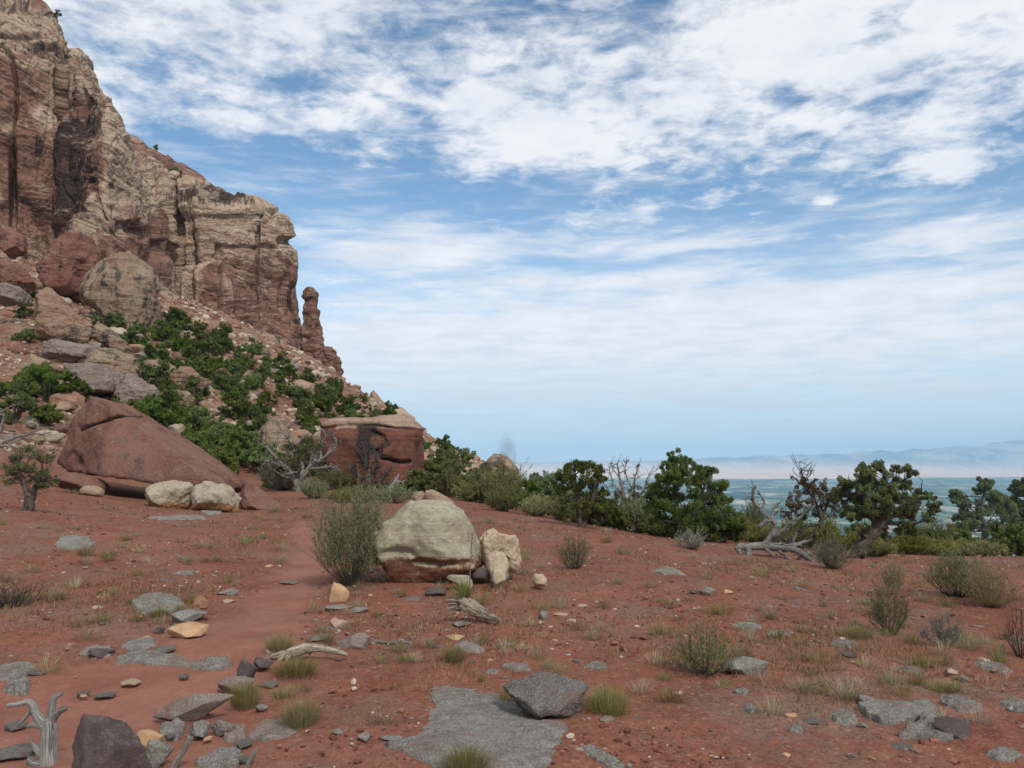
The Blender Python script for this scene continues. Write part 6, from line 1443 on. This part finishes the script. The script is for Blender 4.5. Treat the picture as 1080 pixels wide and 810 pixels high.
NAMED = [
 (18, 404, 46, 'bright', 'big bright green shrub at the left edge above the triangular boulder'), (50, 408, 44, 'bright', 'bright green shrub above the left end of the triangular boulder'), (78, 414, 30, 'juniper', 'darker shrub right of the bright shrubs at the left edge'), (16, 432, 40, 'juniper', 'dark shrub behind the dead limbs at the left edge'), (48, 436, 34, 'bright', 'green shrub touching the left shoulder of the triangular boulder'), (38, 392, 30, 'bright', 'topmost green shrub of the thicket at the left edge'),
 (26, 352, 22, 'bright', 'small bright shrub left of the boulder heap'), (24, 330, 18, 'juniper', 'dark little shrub left of the top of the boulder heap'), (30, 308, 20, 'bright', 'green shrub above the boulder heap by the grey rubble rock'), (26, 262, 20, 'juniper', 'dark shrub at the foot of the buttress by the left edge'), (50, 258, 14, 'bright', 'small shrub left of the smooth red block'),
 (115, 340, 34, 'juniper', 'dark shrub under the big rounded tan block'), (140, 362, 30, 'juniper', 'dark shrub right of the thin pale slab'), (165, 370, 30, 'juniper', 'dark shrub on the slope left of the scrub patch'), (182, 338, 34, 'juniper', 'dark thick shrub where the two cliffs meet'), (205, 345, 26, 'juniper', 'dark shrub right of the one where the cliffs meet'), (190, 362, 24, 'bright', 'green shrub below the dark pair where the cliffs meet'), (186, 256, 26, 'juniper', 'shrub in the cleft between the two cliffs'), (180, 283, 16, 'bright', 'small shrub low in the cleft between the two cliffs'),
 (236, 398, 38, 'juniper', 'large round dark shrub in the middle of the talus slope'), (232, 460, 42, 'bright', 'bright bush behind the lower slope of the triangular boulder'), (205, 440, 40, 'bright', 'green bush behind the middle of the triangular boulder'), (180, 426, 30, 'juniper', 'dark bush behind the top of the triangular boulder'), (250, 476, 44, 'bright', 'brightest rounded bush above the tip of the triangular boulder'), (270, 430, 30, 'juniper', 'dark bush left of the pointed boulder'), (246, 430, 32, 'juniper', 'dark shrub between the bright bushes and the round dark shrub'),
 (205, 470, 30, 'grey', 'greyish bush low behind the triangular boulder'), (330, 450, 26, 'bright', 'bright bush between the pointed and the square boulder'), (318, 420, 26, 'juniper', 'dark shrub above the pointed boulder'), (345, 424, 22, 'juniper', 'dark shrub up left of the square boulder'),
]
for px, py, w, pk, lb in NAMED: shrub(px, py, w, SH[pk], lb, 'shrubs named on the slope')
for (px, py, w, Y, lb) in [(165, 155, 7, 241, 'tiny shrub on the slickrock skyline above the cleft'), (184, 182, 16, 236, 'low shrub on the red slab above the cliff rim'), (190, 184, 11, 232, 'small shrub at the end of the red slab above the rim'), (253, 211, 10, 206, 'lone little juniper on the cliff rim'), (275, 217, 8, 206, 'smaller round juniper right of the lone one on the rim'), (60, 15, 9, 158, 'tiny shrub on the skyline of the buttress')]:
    b = P(px, py + w * .45, Y); s = w * Y / F; o = empty('rim_shrub', b, lb, 'shrub', 'shrubs on the cliff top'); o.scale = (s, s, s * 1.15); cr, tr = SH['juniper'][rsx.randrange(3)]; link('crown', cr, None, o); link('trunk', tr, None, o)
def slope_scatter():
    n = 0
    while n < 185:
        px, py = rsx.uniform(110, 545), rsx.uniform(325, 520)
        top = np.interp(px, [0, 160, 260, 320, 345, 405, 470, 540], [300, 338, 366, 396, 396, 434, 473, 496])
        if py < top + 1: continue
        g = gnd(px, py)
        if g[1] > 240 or g[1] < 46: continue
        if float(fbm(np.array([[g[0] * .045, g[1] * .045, 1.3]]), 3, .5, 90)[0]) < rsx.uniform(-.6, .5): continue
        w = min(max(rsx.lognormvariate(math.log(1.75), .40), .8), 3.8) * F / g[1]
        shrub(px, py - w * .36, w, SH['juniper' if rsx.random() < .45 else 'bright' if rsx.random() < .8 else 'grey'], 'green juniper shrub, one of many dotted over the talus slope', 'juniper shrubs dotted over the talus slope'); n += 1
slope_scatter()
def upper_scatter():
    n = 0
    while n < 100:
        px = rsx.uniform(165, 420); top = np.interp(px, [0, 160, 260, 320, 345, 405, 470], [300, 338, 366, 396, 396, 434, 473]); py = top + 2 + abs(rsx.gauss(0, 24))
        g = gnd(px, py)
        if g[1] > 240 or g[1] < 60: continue
        w = min(max(rsx.lognormvariate(math.log(1.75), .42), .7), 3.2) * F / g[1]
        shrub(px, py - w * .36, w, SH['juniper' if rsx.random() < .5 else 'bright'], 'green juniper shrub, one of many dotted over the talus slope', 'juniper shrubs dotted over the talus slope'); n += 1
upper_scatter()
# bushes behind the tree row at the rim, low and tangled
for i in range(44):
    px = 470 + i * 14.5 + rsx.uniform(-7, 7); Y = rsx.uniform(27.5, 31) if px > 600 else rsx.uniform(38, 48); g = gcol(px, Y); w = rsx.uniform(26, 44); hh = rsx.uniform(1.0, 1.5)
    if px > 775: w *= rsx.uniform(.8, 1.0); hh *= .95
    s = w * Y / F; o = empty('rim_bush', g, 'low dark bush in the tangle behind the tree row at the rim', 'shrub', 'bushes behind the tree row at the rim'); o.scale = (s, s, s * hh); o.rotation_euler = (0, 0, rsx.uniform(0, 6.28)); cr, tr = SH[('juniper', 'bright', 'bright', 'grey')[i % 4]][rsx.randrange(2)]; link('crown', cr, None, o); link('trunk', tr, None, o)


def smoke():
    m, t, o = mat('smoke'); v = t.new('VolumePrincipled'); g = t.coord('Object'); x, y, z = t.xyz(g)
    r2 = (x * x + y * y) * 1.0 + z * z; n = t.noise(g, 2.6, 4, .6); d = ((1.0 - r2.op('SQRT') * 1.0) + (n - .5) * 1.5).smooth(.0, .7)
    v.inputs['Color'].default_value = (.42, .45, .50, 1); t.link(d * .0068, v.inputs['Density']); t.link(v.outputs[0], o.inputs['Volume'])
    for i, (px, py, rx, rz) in enumerate([(537, 467, 11, 11), (530, 478, 8, 9)]): pass
    Y = 6000; c = P(535, 477, Y); k = Y / F; bm = bmesh.new(); bmesh.ops.create_icosphere(bm, subdivisions=3, radius=1.0); me = bpy.data.meshes.new('smoke_plume'); bm.to_mesh(me); bm.free()
    ob = link('smoke_plume', me, m, None, c); ob.scale = (12.5 * k, 12.5 * k, 25 * k); tag(ob, 'small grey plume of smoke on the horizon above the skyline knob', 'smoke')
smoke()
# ------------------------------------------------------------------ haze
def haze():
    m, t, o = mat('haze_air')
    v = t.new('VolumePrincipled'); v.inputs['Color'].default_value = (.47, .735, 1.0, 1); v.inputs['Density'].default_value = 5.2e-5
    v.inputs['Anisotropy'].default_value = -.2
    t.link(v.outputs[0], o.inputs['Volume'])
    bm = bmesh.new(); bmesh.ops.create_cube(bm, size=1)
    bmesh.ops.scale(bm, vec=(90000, 44000, 1160), verts=bm.verts); bmesh.ops.translate(bm, vec=(0, 21000, VZ - 40 + 580), verts=bm.verts)
    me = bpy.data.meshes.new('haze'); bm.to_mesh(me); bm.free()
    tag(link('haze', me, m), kind='stuff', label='pale bluish haze filling the air over the valley', cat='haze')


haze()
